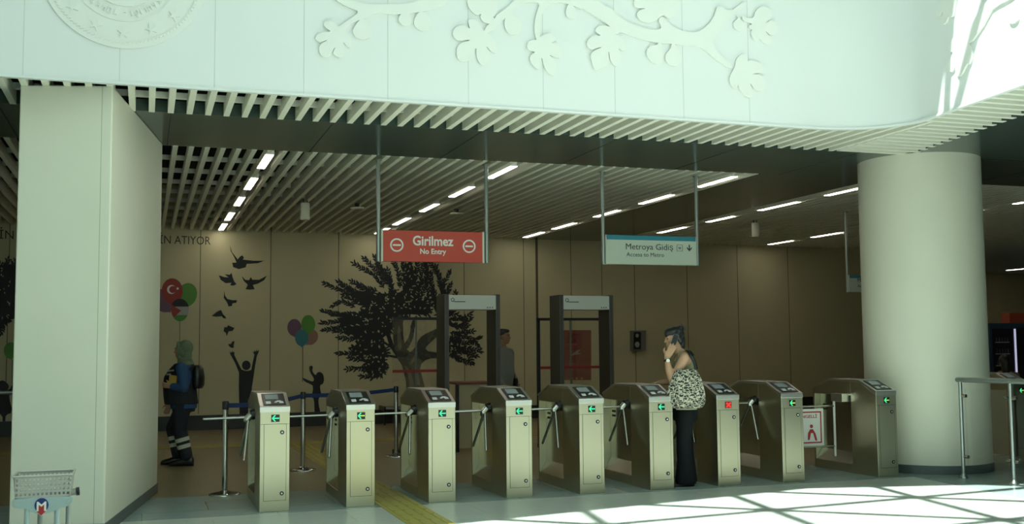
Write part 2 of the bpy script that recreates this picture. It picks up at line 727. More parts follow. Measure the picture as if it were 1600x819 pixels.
# ---- yellow tactile paving
b = MB()
b.box((2.17, 4.0, 0), (2.565, 17.45, .005))
b.box((-6, 17.45, 0), (14, 17.95, .005))
for k in range(4):
    xx = 2.22 + k * .098
    y = 4.05
    while y < 17.3:
        b.box((xx - .015, y, .005), (xx + .015, y + .27, .010))
        y += .3
tag(b.build('tactile_paving', M_tact), 'yellow ribbed tactile paving strip running between the turnstiles into the hall', 'tactile paving')

# ================================================================== BIG THINGS
# ---- square pillar
FR, FL, BR = Vector((-.29, 9.66, 0)), Vector((-1.03, 9.85, 0)), Vector((.15, 12.30, 0))
BL = FL + (BR - FR)
pil = thing('square_pillar', 'cream square pillar at the left with a chipped stone skirting', 'pillar', (FR + BL) / 2)
o_ = pil.location.copy()
b = MB(o_)
b.prism([FL, FR, BR, BL], (0, 0, ZC + .006))
b.build('shaft', M_cream, pil, bevel=.012)
b = MB(o_)
c_ = (FR + BL) / 2
def grow(p, g):
    return c_ + (p - c_) * (1 + g / (p - c_).length)
b.prism([grow(p, .02) for p in (FL, FR, BR, BL)], (0, 0, .1))
b.build('skirting', M_stonebase, pil)
b = MB(o_)
t_ = (FL - FR).normalized()
n_ = Vector((t_.y, -t_.x, 0))
if n_.y > 0:
    n_ = -n_
g0 = FR + t_ * .085
b.prism([g0 + n_ * .001, g0 + t_ * .004 + n_ * .001, g0 + t_ * .004 + n_ * .001 + Vector((0, 0, ZC)), g0 + n_ * .001 + Vector((0, 0, ZC))], -n_ * .004)
b.build('seam', M_crack, pil)

# ---- round column
CX, CY, CR = 9.08, 11.02, 0.72
colm = thing('round_column', 'wide round cream column beside the last turnstile', 'column', (CX, CY, 0))
b = MB((CX, CY, 0))
b.lathe((CX, CY, 0), [(CR, 0.0), (CR, ZC + .006)], 96)
b.build('shaft', M_cream, colm)
b = MB((CX, CY, 0))
b.lathe((CX, CY, 0), [(CR + .012, 0.0), (CR + .012, .1)], 96)
b.build('skirting', M_stonebase, colm)

# ================================================================== RELIEF ON THE FASCIA
# branches, leaves and figs traced on the fascia plane (y = 9.5)
def fplane(pxs, dy=0.0):
    return [at(x, y, 1, 9.5 - dy) for x, y in pxs]


RH = [0.021]


def rel(mb, pxs, it=2, h=None):
    RH[0] += 0.00025
    hh = RH[0] if h is None else h
    p = smooth_poly(pxs, it) if it else pxs
    pts = [at(x, y, 1, 9.501) for x, y in p]
    mb.prism(pts, (0, -hh, 0))


def leaf_px(cx, cy, pts, sc):
    return [(cx + x / sc, cy + y / sc) for x, y in pts]


def relief(name, label, shapes):
    allp = [q for _, s, _ in shapes for q in s]
    o = at(sum(q[0] for q in allp) / len(allp), sum(q[1] for q in allp) / len(allp), 1, 9.5)
    r = thing(name, label, 'relief', o)
    for nm, pxs, it in shapes:
        b = MB(o)
        rel(b, pxs, it)
        b.build(nm, M_relief, r)
    return r


def Z(ox, oy, s, pts):
    return [(ox + x / s, oy + y / s) for x, y in pts]


RH[0] = 0.021
s1 = 7.273
relief('branch_relief', 'raised white fig branch with one leaf and round figs, left on the fascia', [
    ('leaf', Z(480, 0, s1, [(352, 312), (310, 262), (240, 238), (185, 260), (185, 300), (215, 330), (258, 358), (255, 366), (190, 368), (110, 395), (85, 440), (110, 475), (150, 490), (218, 460), (220, 466), (160, 500), (130, 540), (132, 600), (165, 650), (215, 658), (260, 635), (280, 590), (308, 548), (312, 552), (285, 605), (310, 640), (365, 668), (405, 640), (425, 580), (420, 520), (402, 490), (408, 488), (440, 525), (490, 553), (502, 520), (500, 450), (475, 400), (432, 370), (430, 330), (400, 320)]), 1),
    ('branch', Z(480, 0, s1, [(340, 318), (440, 250), (540, 185), (572, 150), (560, 125), (450, 85), (320, 10), (250, -60), (340, -80), (520, 20), (700, 60), (900, 50), (1060, 60), (1250, 20), (1420, -60), (1600, -40), (1580, 50), (1480, 95), (1320, 138), (1150, 160), (1040, 172), (930, 170), (800, 150), (720, 180), (635, 222), (575, 240), (500, 275), (440, 320), (400, 350)]), 1),
    ('fig', Z(480, 0, s1, [(590, 232), (640, 215), (700, 290), (735, 350), (725, 410), (680, 450), (620, 458), (560, 440), (520, 400), (512, 345), (545, 290)]), 2),
    ('fig', Z(480, 0, s1, [(1085, 150), (1150, 150), (1165, 190), (1180, 240), (1170, 285), (1120, 308), (1065, 290), (1030, 240), (1035, 190)]), 2),
    ('fig', Z(480, 0, s1, [(1260, 140), (1320, 140), (1370, 195), (1405, 250), (1395, 310), (1350, 355), (1300, 358), (1240, 335), (1205, 280), (1210, 225)]), 2),
])
s2 = 6.3
relief('branch_relief', 'raised white fig branch with two lobed leaves, middle of the fascia', [
    ('leaf', Z(690, 0, s2, [(400, 300), (355, 220), (290, 190), (255, 200), (262, 250), (275, 292), (250, 270), (180, 250), (120, 285), (98, 335), (120, 385), (165, 408), (270, 398), (272, 404), (190, 425), (145, 465), (140, 540), (155, 595), (210, 612), (270, 600), (305, 565), (315, 510), (330, 482), (338, 486), (335, 550), (360, 620), (400, 655), (450, 620), (480, 575), (470, 520), (432, 465), (440, 466), (480, 515), (530, 535), (545, 500), (530, 430), (490, 370), (462, 340)]), 1),
    ('branch', Z(690, 0, s2, [(400, 300), (520, 185), (530, 155), (600, 110), (700, 20), (780, -60), (960, -70), (1040, -40), (1250, -30), (1400, 20), (1400, 110), (1250, 45), (1120, 20), (1030, 65), (985, 130), (965, 220), (965, 365), (945, 400), (920, 390), (905, 300), (910, 200), (935, 110), (960, 40), (880, 20), (780, 50), (700, 100), (672, 140), (630, 175), (462, 345)]), 1),
    ('leaf', Z(690, 0, s2, [(965, 365), (1030, 328), (1090, 345), (1115, 385), (1110, 405), (1072, 428), (1076, 432), (1120, 420), (1155, 465), (1178, 530), (1165, 575), (1120, 575), (1055, 545), (1056, 552), (1100, 590), (1122, 650), (1115, 730), (1090, 755), (1030, 715), (1000, 660), (982, 575), (976, 575), (970, 650), (940, 692), (890, 650), (860, 600), (865, 550), (912, 520), (905, 515), (850, 500), (828, 460), (845, 415), (880, 402), (925, 400)]), 1),
    ('fig', Z(690, 0, s2, [(625, 170), (672, 130), (720, 175), (775, 215), (785, 280), (755, 335), (700, 350), (650, 335), (615, 280), (610, 220)]), 2),
    ('leaf', Z(690, 0, s2, [(515, 170), (500, 165), (515, 200), (495, 232), (440, 242), (395, 215), (370, 175), (388, 140), (345, 160), (300, 130), (255, 75), (240, 0), (330, -60), (480, -60), (560, 60)]), 1),
    ('fig', Z(690, 0, s2, [(1240, 40), (1270, 45), (1310, 90), (1335, 140), (1310, 185), (1270, 195), (1225, 170), (1208, 120)]), 2),
])
relief('branch_relief', 'long raised white fig branch with leaves and hanging figs, right half of the fascia', [
    ('branch', Z(890, 0, s2, [(-20, 20), (60, 45), (200, 140), (410, 275), (400, 330), (455, 350), (490, 318), (600, 362), (720, 400), (865, 428), (1000, 440), (1130, 450), (1260, 457), (1330, 500), (1400, 570), (1580, 690), (1600, 650), (1480, 560), (1420, 480), (1395, 410), (1420, 370), (1500, 270), (1600, 140), (1720, 60), (1700, 20), (1560, 130), (1450, 40), (1400, 200), (1280, 315), (1180, 328), (1060, 300), (960, 235), (905, 160), (860, 200), (898, 275), (870, 300), (760, 295), (620, 250), (480, 180), (400, 80), (320, 60), (200, -60), (-20, -60)]), 1),
    ('leaf', Z(890, 0, s2, [(405, 320), (412, 285), (370, 262), (300, 256), (245, 285), (245, 320), (295, 352), (290, 358), (230, 355), (170, 395), (155, 450), (185, 488), (215, 495), (302, 468), (302, 474), (220, 510), (195, 545), (210, 620), (230, 680), (260, 700), (330, 670), (380, 645), (372, 515), (378, 515), (390, 600), (440, 668), (480, 625), (495, 560), (480, 500), (466, 482), (472, 480), (520, 512), (542, 480), (535, 410), (500, 370), (455, 350)]), 1),
    ('fig', Z(890, 0, s2, [(865, 420), (900, 430), (895, 490), (918, 560), (900, 615), (850, 640), (790, 610), (745, 550), (748, 490), (790, 455), (850, 450)]), 2),
    ('fig', Z(890, 0, s2, [(990, 440), (1030, 435), (1050, 490), (1095, 555), (1100, 610), (1060, 650), (1010, 658), (950, 630), (928, 580), (940, 530), (985, 485)]), 2),
    ('leaf', Z(890, 0, s2, [(910, 150), (965, 190), (1020, 165), (1060, 100), (1080, 20), (1000, -60), (700, -60), (610, 20), (640, 90), (750, 88), (690, 100), (645, 140), (665, 190), (720, 225), (790, 232), (855, 200)]), 1),
])
s4 = 5.118
relief('leaf_relief', 'raised white five-lobed leaf at the low right end of the fig branch', [
    ('leaf', Z(1080, 0, s4, [(322, 575), (342, 535), (350, 480), (385, 440), (430, 440), (438, 498), (470, 488), (530, 500), (568, 550), (555, 585), (487, 593), (487, 598), (560, 605), (590, 650), (592, 705), (540, 738), (500, 720), (465, 672), (460, 674), (485, 730), (485, 780), (450, 785), (400, 750), (368, 700), (370, 670), (365, 690), (340, 720), (310, 690), (295, 645), (305, 605)]), 1),
])
relief('leaf_relief', 'raised white notched leaf and fig above the low right leaf', [
    ('leaf', Z(1080, 0, s4, [(395, 130), (440, 152), (490, 150), (505, 90), (550, 55), (615, 70), (640, 120), (625, 155), (587, 180), (590, 186), (640, 165), (685, 205), (688, 260), (650, 290), (610, 275), (588, 255), (585, 259), (625, 310), (628, 355), (600, 362), (560, 340), (535, 310), (530, 320), (505, 332), (475, 300), (468, 260), (482, 242), (455, 230), (450, 210), (485, 195), (400, 168)]), 1),
    ('fig', Z(1080, 0, s4, [(345, 118), (375, 150), (410, 190), (412, 235), (380, 258), (340, 235), (325, 200), (340, 170), (370, 150)]), 2),
])

# relief on the right-hand wing of the fascia
RW_P = Vector((fx_at(8.0), 8.0, 0))
RW_N = Vector((-1, 0.13, 0)).normalized()


def relw(mb, pxs, it, h):
    pts = [atp(x, y, RW_N, RW_P - RW_N * .001) for x, y in (smooth_poly(pxs, it) if it else pxs)]
    mb.prism(pts, RW_N * h)


s5 = 4.095
o_ = atp(1500, 90, RW_N, RW_P)
r_ = thing('branch_relief', 'raised white fig branch and leaves on the sunlit wing of the fascia', 'relief', o_)
for nm, pts, it, h in (
    ('branch', [(480, 285), (560, 180), (600, 105), (630, 50), (730, 0), (800, -50), (800, -90), (650, -40), (560, 40), (470, 200), (430, 270)], 1, .020),
    ('leaf', [(480, 285), (500, 340), (495, 380), (480, 412), (468, 405), (455, 425), (430, 480), (405, 493), (390, 450), (395, 405), (375, 460), (345, 462), (330, 440), (345, 390), (385, 330), (345, 335), (350, 270), (400, 225), (450, 230)], 1, .0205),
    ('fig', [(800, 90), (790, 130), (760, 155), (735, 145), (730, 110), (750, 70), (790, 60)], 2, .021),
    ('leaf', [(385, 60), (375, 105), (355, 115), (345, 105), (330, 150), (305, 160), (300, 130), (315, 70), (295, 105), (275, 105), (265, 85), (280, 40), (330, -40), (400, -40)], 1, .0215),
):
    b = MB(o_)
    relw(b, Z(1400, 0, s5, pts), it, h)
    b.build(nm, M_relief, r_)

# ---- round seal on the fascia
e0 = at(190, 76, 1, 9.5)
ER = 0.665
EC = Vector((e0.x + .012, 9.5, e0.z + ER))
seal = thing('round_seal', 'large round raised white seal with stars and lettering at the top left of the fascia', 'emblem', EC)


def disc(mb, r, y0, y1, n=96, r2=None):
    pts = [EC + Vector((r * math.cos(2 * math.pi * i / n), 0, r * math.sin(2 * math.pi * i / n))) for i in range(n)]
    if r2 is None:
        mb.prism([p + Vector((0, y0, 0)) for p in pts], (0, y1 - y0, 0))
    else:
        q = [EC + (p - EC) * (r2 / r) for p in pts]
        vs = [p + Vector((0, y0, 0)) for p in pts] + [p + Vector((0, y1, 0)) for p in pts] + [p + Vector((0, y0, 0)) for p in q] + [p + Vector((0, y1, 0)) for p in q]
        fs = []
        for i in range(n):
            j = (i + 1) % n
            fs += [(i, j, n + j, n + i), (n + i, n + j, 3 * n + j, 3 * n + i), (3 * n + i, 3 * n + j, 2 * n + j, 2 * n + i)]
        mb.add(vs, fs)


b = MB(EC)
disc(b, ER, 0.001, -0.014)
b.build('disc', M_relief, seal)
b = MB(EC)
disc(b, ER * .655, -0.013, -0.022, r2=ER * .635)
b.build('ring', M_relief, seal)
b = MB(EC)
disc(b, ER * .46, -0.013, -0.026)
b.build('centre_disc', M_relief, seal)
b = MB(EC)
for k in range(60):
    a = math.radians(180 + k * 180 / 59)
    c_ = EC + Vector((math.cos(a), 0, math.sin(a))) * ER * .92
    t_ = Vector((-math.sin(a), 0, math.cos(a)))
    r0 = Vector((math.cos(a), 0, math.sin(a)))
    d_ = (t_ * .8 - r0 * .5).normalized()
    e_ = (t_ * .5 + r0 * .8).normalized()
    b.prism([c_ + d_ * .017 - e_ * .004, c_ + d_ * .012 + e_ * .006, c_ - d_ * .017 + e_ * .007, c_ - d_ * .012 - e_ * .006], (0, -.021, 0))
tag(b.build('rope_border', M_relief, seal), None, None)
for a in (-90 - 49, -90 - 24.5, -90, -90 + 24.5, -90 + 49, -90 - 74, -90 + 74):
    c_ = EC + Vector((math.cos(math.radians(a)), 0, math.sin(math.radians(a)))) * ER * .80
    pts = []
    for k in range(10):
        r = .052 if k % 2 == 0 else .019
        t = math.radians(90 + 36 * k + (a + 90) * 1.0)
        pts.append(c_ + Vector((r * math.cos(t), -.013, r * math.sin(t))))
    b = MB(EC)
    b.prism(pts, (0, -.010, 0))
    b.build('star', M_relief, seal)
# lettering runs clockwise round the seal, so at the bottom it stands on its head
txt = 'BAKANLIĞI - TÜRKİYE'
adv = [4.4 if c in 'Iİ' else 5.0 if c in '- ' else 6.4 if c in 'LT' else 7.6 for c in txt]
dash = sum(adv[:txt.index('-')]) + adv[txt.index('-')] / 2
pos = 0.0
for ch, ad in zip(txt, adv):
    a = math.radians(-90 - (pos + ad / 2 - dash))
    pos += ad
    if ch == ' ':
        continue
    rd = Vector((math.cos(a), 0, math.sin(a)))
    td = Vector((math.sin(a), 0, -math.cos(a)))     # clockwise
    p = EC + rd * (ER * .515) - td * (.0035 if ch in 'Iİ' else .017) + Vector((0, -.013, 0))
    lettering('letter', ch, p, td, rd, .046, M_relief, seal, EC, depth=.012, width=None if ch in 'Iİ-' else .034)

# ================================================================== TURNSTILES
TW = 0.2759
TX = [1.0365, 1.8511, 2.6612, 3.4681, 4.2634, 5.0628, 5.8672, 6.6712, 7.9187]


def side(mb, prof, x0, x1):
    mb.prism([(x0, y, z) for y, z in prof], (x1 - x0, 0, 0))


def make_turnstile(kind='green', tripod=True):
    root = thing('turnstile', '', 'turnstile', (0, 0, 0))
    w = TW
    b = MB()
    side(b, [(0, 0), (0, .93), (.30, 1.07), (.47, 1.07), (.47, 0)], 0, w)
    side(b, [(.47, .905), (.47, 1.07), (.88, 1.07), (1.235, .955), (1.235, .905)], 0, w)
    side(b, [(.47, 0), (.47, .10), (1.235, .10), (1.235, 0)], 0, w)
    side(b, [(.47, .10), (.47, .905), (1.235, .905), (1.235, .10)], .085, w)
    side(b, [(1.20, .10), (1.20, .905), (1.235, .905), (1.235, .10)], 0, .085)
    b.build('cabinet', M_steel, root, bevel=.004)
    b = MB()
    side(b, [(.475, .10), (1.197, .10), (1.197, .24), (.475, .24)], .083, .0849)
    b.prism([(.004, .475, .102), (.082, .475, .235), (.082, .475, .102)], (0, .72, 0))
    side(b, [(.475, .24), (1.197, .24), (1.197, .9), (.475, .9)], .080, .0849)
    rp = b.build('recess_panel', M_polish, root)
    for zz in (.765, .715):
        b = MB()
        b.box((.076, 1.05, zz - .011), (.0805, 1.14, zz + .011))
        b.build('slot', M_gap, rp)
    b = MB()
    top = [(-.005, .925), (-.005, .975), (.305, 1.095), (.885, 1.095), (1.242, .975), (1.242, .955), (.88, 1.071), (.302, 1.071), (.0, .93)]
    side(b, top, -.003, w + .003)
    b.build('lid', M_steel2, root, bevel=.003)
    # console on the slope
    sdir = Vector((0, .31, .12)).normalized()
    nrm = Vector((0, -sdir.z, sdir.y))
    base = Vector((0, -.005, .975))

    def sl_rect(mb, u0, u1, s0, s1, h0, h1):
        pts = [base + Vector((u0, 0, 0)) + sdir * s0 + nrm * h0, base + Vector((u1, 0, 0)) + sdir * s0 + nrm * h0,
               base + Vector((u1, 0, 0)) + sdir * s1 + nrm * h0, base + Vector((u0, 0, 0)) + sdir * s1 + nrm * h0]
        mb.prism(pts, nrm * (h1 - h0))

    b = MB()
    sl_rect(b, .035, w - .03, .035, .30, 0, .006)
    con = b.build('console', M_black, root, bevel=.004)
    b = MB()
    sl_rect(b, .065, .185, .165, .27, .006, .009)
    b.build('screen', M_screen, con)
    b = MB()
    sl_rect(b, .06, .105, .06, .105, .006, .012)
    b.build('card_reader', M_icon, con)
    b = MB()
    for u0, u1, s0, s1 in ((.15, .22, .10, .115), (.165, .205, .115, .13), (.185, .225, .07, .10), (.14, .165, .085, .10)):
        sl_rect(b, u0, u1, s0, s1, .006, .008)
    b.build('pictogram', M_icon, con)
    # indicator
    b = MB()
    cx, cz = .142, .868
    b.box((cx - .039, -.004, cz - .034), (cx + .039, .002, cz + .034))
    ind = b.build('indicator', M_black, root)
    b = MB()

    def A(pts):
        b.prism([(cx + x, -.004, cz + z) for x, z in pts], (0, -.003, 0))

    if kind != 'cross':
        A([(-.034, 0), (-.008, .03), (.003, .027), (-.014, .006), (-.014, -.006), (.003, -.027), (-.008, -.03)])
        b.build('arrow_head', M_green, ind)
        b = MB()
        A([(-.012, .0055), (.034, .0055), (.034, -.0055), (-.012, -.0055)])
        b.build('arrow_shaft', M_green if kind == 'green' else M_yellowled, ind)
    else:
        A([(-.034, -.03), (.034, -.03), (.034, .03), (-.034, .03)])
        b.build('red_field', M_reddim, ind)
        b = MB()
        for s in (1, -1):
            b.prism([(cx + x * s, -.007, cz + z) for x, z in ((-.032, .02), (-.022, .03), (.032, -.02), (.022, -.03))], (0, -.002, 0))
        b.build('cross', M_red, ind)
    # door
    b = MB()
    b.box((.036, -.0008, .100), (w - .03, .002, .815))
    b.build('door_gap', M_gap, root)
    b = MB()
    b.box((.0395, -.003, .1035), (w - .0335, .002, .8115))
    door = b.build('door', M_steel, root)
    for zz in (.735, .167):
        b = MB()
        b.cyl((.205, -.003, zz), (.205, -.009, zz), .0195, n=20)
        lk = b.build('lock', M_black, door)
        b = MB()
        b.cyl((.205, -.009, zz), (.205, -.011, zz), .0085, n=16)
        b.build('keyhole', M_icon, lk)
    b = MB()
    b.box((0.001, -.0008, .812), (w - .001, .001, .8145))
    b.build('seam', M_gap, root)
    if tripod:
        hub = Vector((-.055, .545, .85))
        b = MB()
        ax = Vector((-.70, 0, -.71))
        b.cyl(Vector((.085, .545, .90)), hub - ax * .03, .055, .05, 20)
        b.box((.03, .485, .82), (.085, .605, .905))
        b.build('hub_housing', M_black, root)
        b = MB()
        b.cyl(hub - ax * .03, hub + ax * .03, .036, .034, 20)
        b.ball(hub + ax * .026, .034, 18)
        b.build('hub', M_chrome, root)
        for k, d in enumerate(((-1, 0, -.01), (-.13, .52, -.84), (-.13, -.50, -.85))):
            d = Vector(d).normalized()
            b = MB()
            ln = .425 if k == 0 else .46
            b.cyl(hub + d * .02, hub + d * ln, .013, n=14)
            b.ball(hub + d * ln, .013, 12)
            b.build('arm', M_arm, root)
    return root


first = make_turnstile('green')
amber = make_turnstile('amber')
cross = make_turnstile('cross')
gate = make_turnstile('amber', False)
TL = ['tripod turnstile nearest the square pillar, green arrow lit',
      'tripod turnstile just left of the yellow tactile strip, green arrow lit',
      'tripod turnstile just right of the yellow tactile strip, green arrow lit',
      'second tripod turnstile to the right of the yellow strip, green arrow lit',
      'tripod turnstile second to the left of the person on the phone, green arrow lit',
      'tripod turnstile directly left of the person on the phone, green arrow lit',
      'tripod turnstile showing the red cross, right of the person on the phone',
      'tripod turnstile beside the wide gate, second from the round column',
      'wide-gate cabinet without tripod, next to the round column']
for i, x in enumerate(TX):
    src = gate if i == 8 else cross if i == 6 else amber if i in (1, 7) else first
    used = any(src.get('used', 0) for _ in (0,))
    t = copy_tree(src) if used else src
    src['used'] = 1
    t.location = (x, Y0, 0)
    t['label'] = TL[i]
    t['category'] = 'turnstile'
    if i < 8:
        t['group'] = 'tripod turnstiles in the row'
t = copy_tree(gate)
t.location = (11.02, 11.67, 0)
t['label'] = 'turnstile seen through the glass railing at the right edge'
for o in list(COL.objects):
    if 'used' in o.keys():
        del o['used']

# red-cross machine: its tripod stands half turned, no arm across the lane
# ---- swing leaf of the wide gate
g0 = at(1303, 630, 1, 11.16)
leaf = thing('swing_gate', 'white swing gate leaf with a red bordered sign in the wide passage', 'gate', (g0.x, 11.16, 0))
O_ = leaf.location.copy()
zt, zb = g0.z, at(1303, 713, 1, 11.16).z
b = MB(O_)
b.cyl((g0.x, 11.16, zb), (g0.x, 11.16, zt + .03), .014, n=14)
b.build('post', M_letterw, leaf)
b = MB(O_)
b.tube([(g0.x, 11.16, zt - .035), (g0.x - .12, 11.16, zt - .03), (7.0, 11.16, zt - .035)], .012)
b.tube([(g0.x, 11.16, zb + .12), (7.0, 11.16, zb + .12)], .010)
b.build('frame', M_chrome, leaf)
b = MB(O_)
pr = at(1286, 640, 1, 11.15).x
b.box((7.02, 11.148, zb + .135), (pr, 11.17, zt - .06))
sg = b.build('sign_board', M_letterw, leaf)
b = MB(O_)
x0, x1, z0, z1 = 7.06, pr - .03, zb + .165, zt - .09
for a, c in (((x0, z0), (x1, z0 + .016)), ((x0, z1 - .016), (x1, z1)), ((x0, z0), (x0 + .016, z1)), ((x1 - .016, z0), (x1, z1))):
    b.box((a[0], 11.146, a[1]), (c[0], 11.149, c[1]))
xm = x1 - .14
b.ball((xm, 11.147, z0 + .20), (.022, .003, .022), 16)
b.prism([(xm - .055, 11.149, z0 + .04), (xm - .05, 11.149, z0 + .12), (xm - .02, 11.149, z0 + .165), (xm + .02, 11.149, z0 + .165), (xm + .055, 11.149, z0 + .11), (xm + .075, 11.149, z0 + .03), (xm + .05, 11.149, z0 + .03), (xm + .02, 11.149, z0 + .12), (xm - .01, 11.149, z0 + .12), (xm - .03, 11.149, z0 + .04)], (0, -.003, 0))
b.build('border', mat('gate_red', (0.45, 0.03, 0.04), .5), sg)
lettering('lettering', 'ENGELLİ', (x1 - .30, 11.148, z1 - .075), (1, 0, 0), (0, 0, 1), .035, MATS['gate_red'], sg, O_, width=.24, bold=.02)
# hinge box of the wide gate, on the last cabinet
b = MB((TX[8], Y0, 0))
b.box((TX[8] - .10, Y0 + .50, .83), (TX[8] + .02, Y0 + .72, .925))
hb = b.build('hinge_box', M_steel2, None, bevel=.004)
for o in COL.objects:
    if o.get('label') == TL[8]:
        hb.location = (0, 0, 0)
        hb.parent = o

# ================================================================== STANCHIONS WITH BELTS
M_belt = mat('blue_belt', (0.012, 0.045, 0.16), 0.6)
sts = [fl_ for fl_ in (at(351, 773, 2, 0), at(473, 735, 2, 0))]
sts.append(Vector((3.35, 15.0, 0)))
SL = ['chrome belt barrier post standing between the pillar and the first turnstile',
      'chrome belt barrier post seen between the first two turnstiles',
      'chrome belt barrier post hidden low behind the third turnstile']
st0 = None
for i, p in enumerate(sts):
    if st0 is None:
        st0 = thing('barrier_post', SL[0], 'barrier post', (0, 0, 0), 0, 'belt barrier posts')
        b = MB()
        b.lathe((0, 0, 0), [(.165, 0), (.165, .008), (.14, .02), (.06, .032), (.03, .045)], 40)
        b.build('base', M_chrome, st0)
        b = MB()
        b.lathe((0, 0, 0), [(.0285, .04), (.0285, .90)], 24)
        b.build('post', M_chrome, st0)
        b = MB()
        b.lathe((0, 0, 0), [(.033, .885), (.034, .96), (.031, .972), (.0, .974)], 24)
        b.build('cassette', M_black, st0)
        t = st0
    else:
        t = copy_tree(st0)
        t['label'] = SL[i]
    t.location = p


def belt(a, c, sag, label):
    b = MB((a + c) / 2)
    n = 12
    top, bot = [], []
    d = (c - a).normalized()
    nrm = Vector((-d.y, d.x, 0)) * .001
    for i in range(n + 1):
        t = i / n
        p = a.lerp(c, t) - Vector((0, 0, sag * 4 * t * (1 - t)))
        top.append(p)
    for i in range(n):
        p, q = top[i], top[i + 1]
        b.prism([p + Vector((0, 0, .95)), q + Vector((0, 0, .95)), q + Vector((0, 0, .90)), p + Vector((0, 0, .90))], nrm)
    return tag(b.build('barrier_belt', M_belt), label, 'barrier belt', 'blue barrier belts')


d01 = (sts[1] - sts[0]).normalized()
belt(sts[0] + d01 * .034, sts[1] - d01 * .034, .03, 'blue retractable belt between the two barrier posts behind the first turnstile')
d12 = (sts[2] - sts[1]).normalized()
belt(sts[1] + d12 * .034, sts[2] - d12 * .034, .02, 'blue retractable belt stretching right from the second barrier post')

pr_ = at(8, 613.5, 1, 15.5)
r = thing('guide_rail', 'steel guide rail at waist height at the left edge, left of the square pillar', 'guide rail', (pr_.x, 15.5, 0))
O = r.location.copy()
b = MB(O)
b.cyl((pr_.x - 1.3, 15.5, pr_.z), (pr_.x + .5, 15.5, pr_.z), .028, n=16)
b.build('bar', M_alu, r)
for xx in (pr_.x - 1.2, pr_.x + .4):
    b = MB(O)
    b.cyl((xx, 15.5, 0), (xx, 15.5, pr_.z), .022, n=14)
    b.cyl((xx, 15.5, 0), (xx, 15.5, .012), .06, n=20)
    b.build('post', M_alu, r)

# ================================================================== CEILING LIGHTS
def ceiling_light(x, y0, y1, label, group):
    c = Vector((x, (y0 + y1) / 2, ZC))
    r = thing('strip_light', label, 'ceiling light', c, 0, group)
    b = MB(c)
    b.box((x - .052, y0, ZC), (x + .052, y1, ZC + .075))
    b.build('housing', M_slat, r)
    b = MB(c)
    b.box((x - .045, y0 + .02, ZC - .006), (x + .045, y1 - .02, ZC + .001))
    b.build('diffuser', M_led, r)
    return r


ORD = ['nearest', 'second', 'third', 'fourth', 'farthest']
for x, nm in ((1.335, 'left row, above the flying birds'), (4.32, 'middle row, behind the red sign'), (7.44, 'row along the slat edge, behind the white sign')):
    for k, (a, c) in enumerate(LY):
        ceiling_light(x, a, c, f'{ORD[k]} strip light of the {nm}', 'strip lights in the slatted ceiling')
for k, (a, c) in enumerate(DY):
    ceiling_light(9.775, a, c, f'{ORD[k]} strip light of the row just left of the round column', 'strip lights in the slatted ceiling')
for k, (a, c) in enumerate(EY):
    ceiling_light(13.4, a, c, f'{ORD[k]} strip light of the far right row behind the column', 'strip lights in the slatted ceiling')
pF = at(1590, 421, 2, ZC)
ceiling_light(pF.x, 26.3, 27.5, 'small distant strip light at the right edge above the vending machine', 'strip lights in the slatted ceiling')

# hanging speakers and ceiling discs
for px, py, lab in ((477, 313, 'white cylinder speaker hanging from the slats above the birds'), (1180, 345, 'white cylinder speaker hanging between the pink strip lights near the column')):
    p = at(px, py, 2, ZC)
    r = thing('ceiling_speaker', lab, 'speaker', p, 0, 'cylinder speakers')
    b = MB(p)
    b.lathe(p, [(.060, -.30), (.070, -.295), (.070, -.05), (.060, -.04)], 28)
    b.build('body', M_slat, r)
    b = MB(p)
    b.cyl(p + Vector((-.03, 0, -.045)), p + Vector((-.03, 0, .02)), .009, n=8)
    b.cyl(p + Vector((.03, 0, -.045)), p + Vector((.03, 0, .02)), .009, n=8)
    b.build('bracket', M_black, r)
for px, py, lab in ((558, 319, 'round detector disc on the slats right of the cylinder speaker'), (713, 328, 'round detector disc on the slats behind the red sign')):
    p = at(px, py, 2, ZC)
    r = thing('ceiling_detector', lab, 'detector', p, 0, 'round ceiling detectors')
    b = MB(p)
    b.lathe(p, [(.02, -.075), (.11, -.07), (.115, -.055), (.04, -.05)], 28)
    b.build('disc', M_slat, r)
    b = MB(p)
    b.lathe(p, [(.035, -.055), (.035, .01)], 20)
    b.build('neck', M_black, r)

# ================================================================== HANGING SIGNS
def hang_sign(label, ys, pl, pr, box, M, nm):
    """pl, pr: pole pixel columns; box: (left, right, top, bottom) pixels"""
    yb = ys
    p0, p1 = at(pl, 385, 1, yb), at(pr, 390, 1, yb)
    l, r = at(box[0], box[2], 1, yb - .04), at(box[1], box[2], 1, yb - .04)
    bt = at(box[0], box[3], 1, yb - .04).z
    root = thing(nm, label, 'hanging sign', ((p0.x + p1.x) / 2, yb, ZC))
    O = root.location.copy()
    for p in (p0, p1):
        b = MB(O)
        b.cyl((p.x, yb, bt - .0), (p.x, yb, ZC), .024, n=18)
        b.cyl((p.x, yb, ZC - .012), (p.x, yb, ZC), .045, n=20)
        b.build('pole', M_alu, root)
    b = MB(O)
    b.box((l.x, yb - .04, bt), (r.x, yb + .04, l.z))
    pn = b.build('panel', M, root, bevel=.004)
    for xx in (l.x, r.x):
        b = MB(O)
        b.box((xx - .011, yb - .042, bt - .003), (xx + .011, yb + .042, l.z + .003))
        b.build('end_cap', M_signwhite, root)
    return root, pn, O, l, r, bt, yb - .04


root, pn, O, l, r, bt, yf = hang_sign('red hanging sign reading Girilmez and No Entry between two poles', 12.62, 591, 760.3, (597, 755, 359, 408), M_signred, 'hanging_sign')
H = l.z - bt
Wd = r.x - l.x


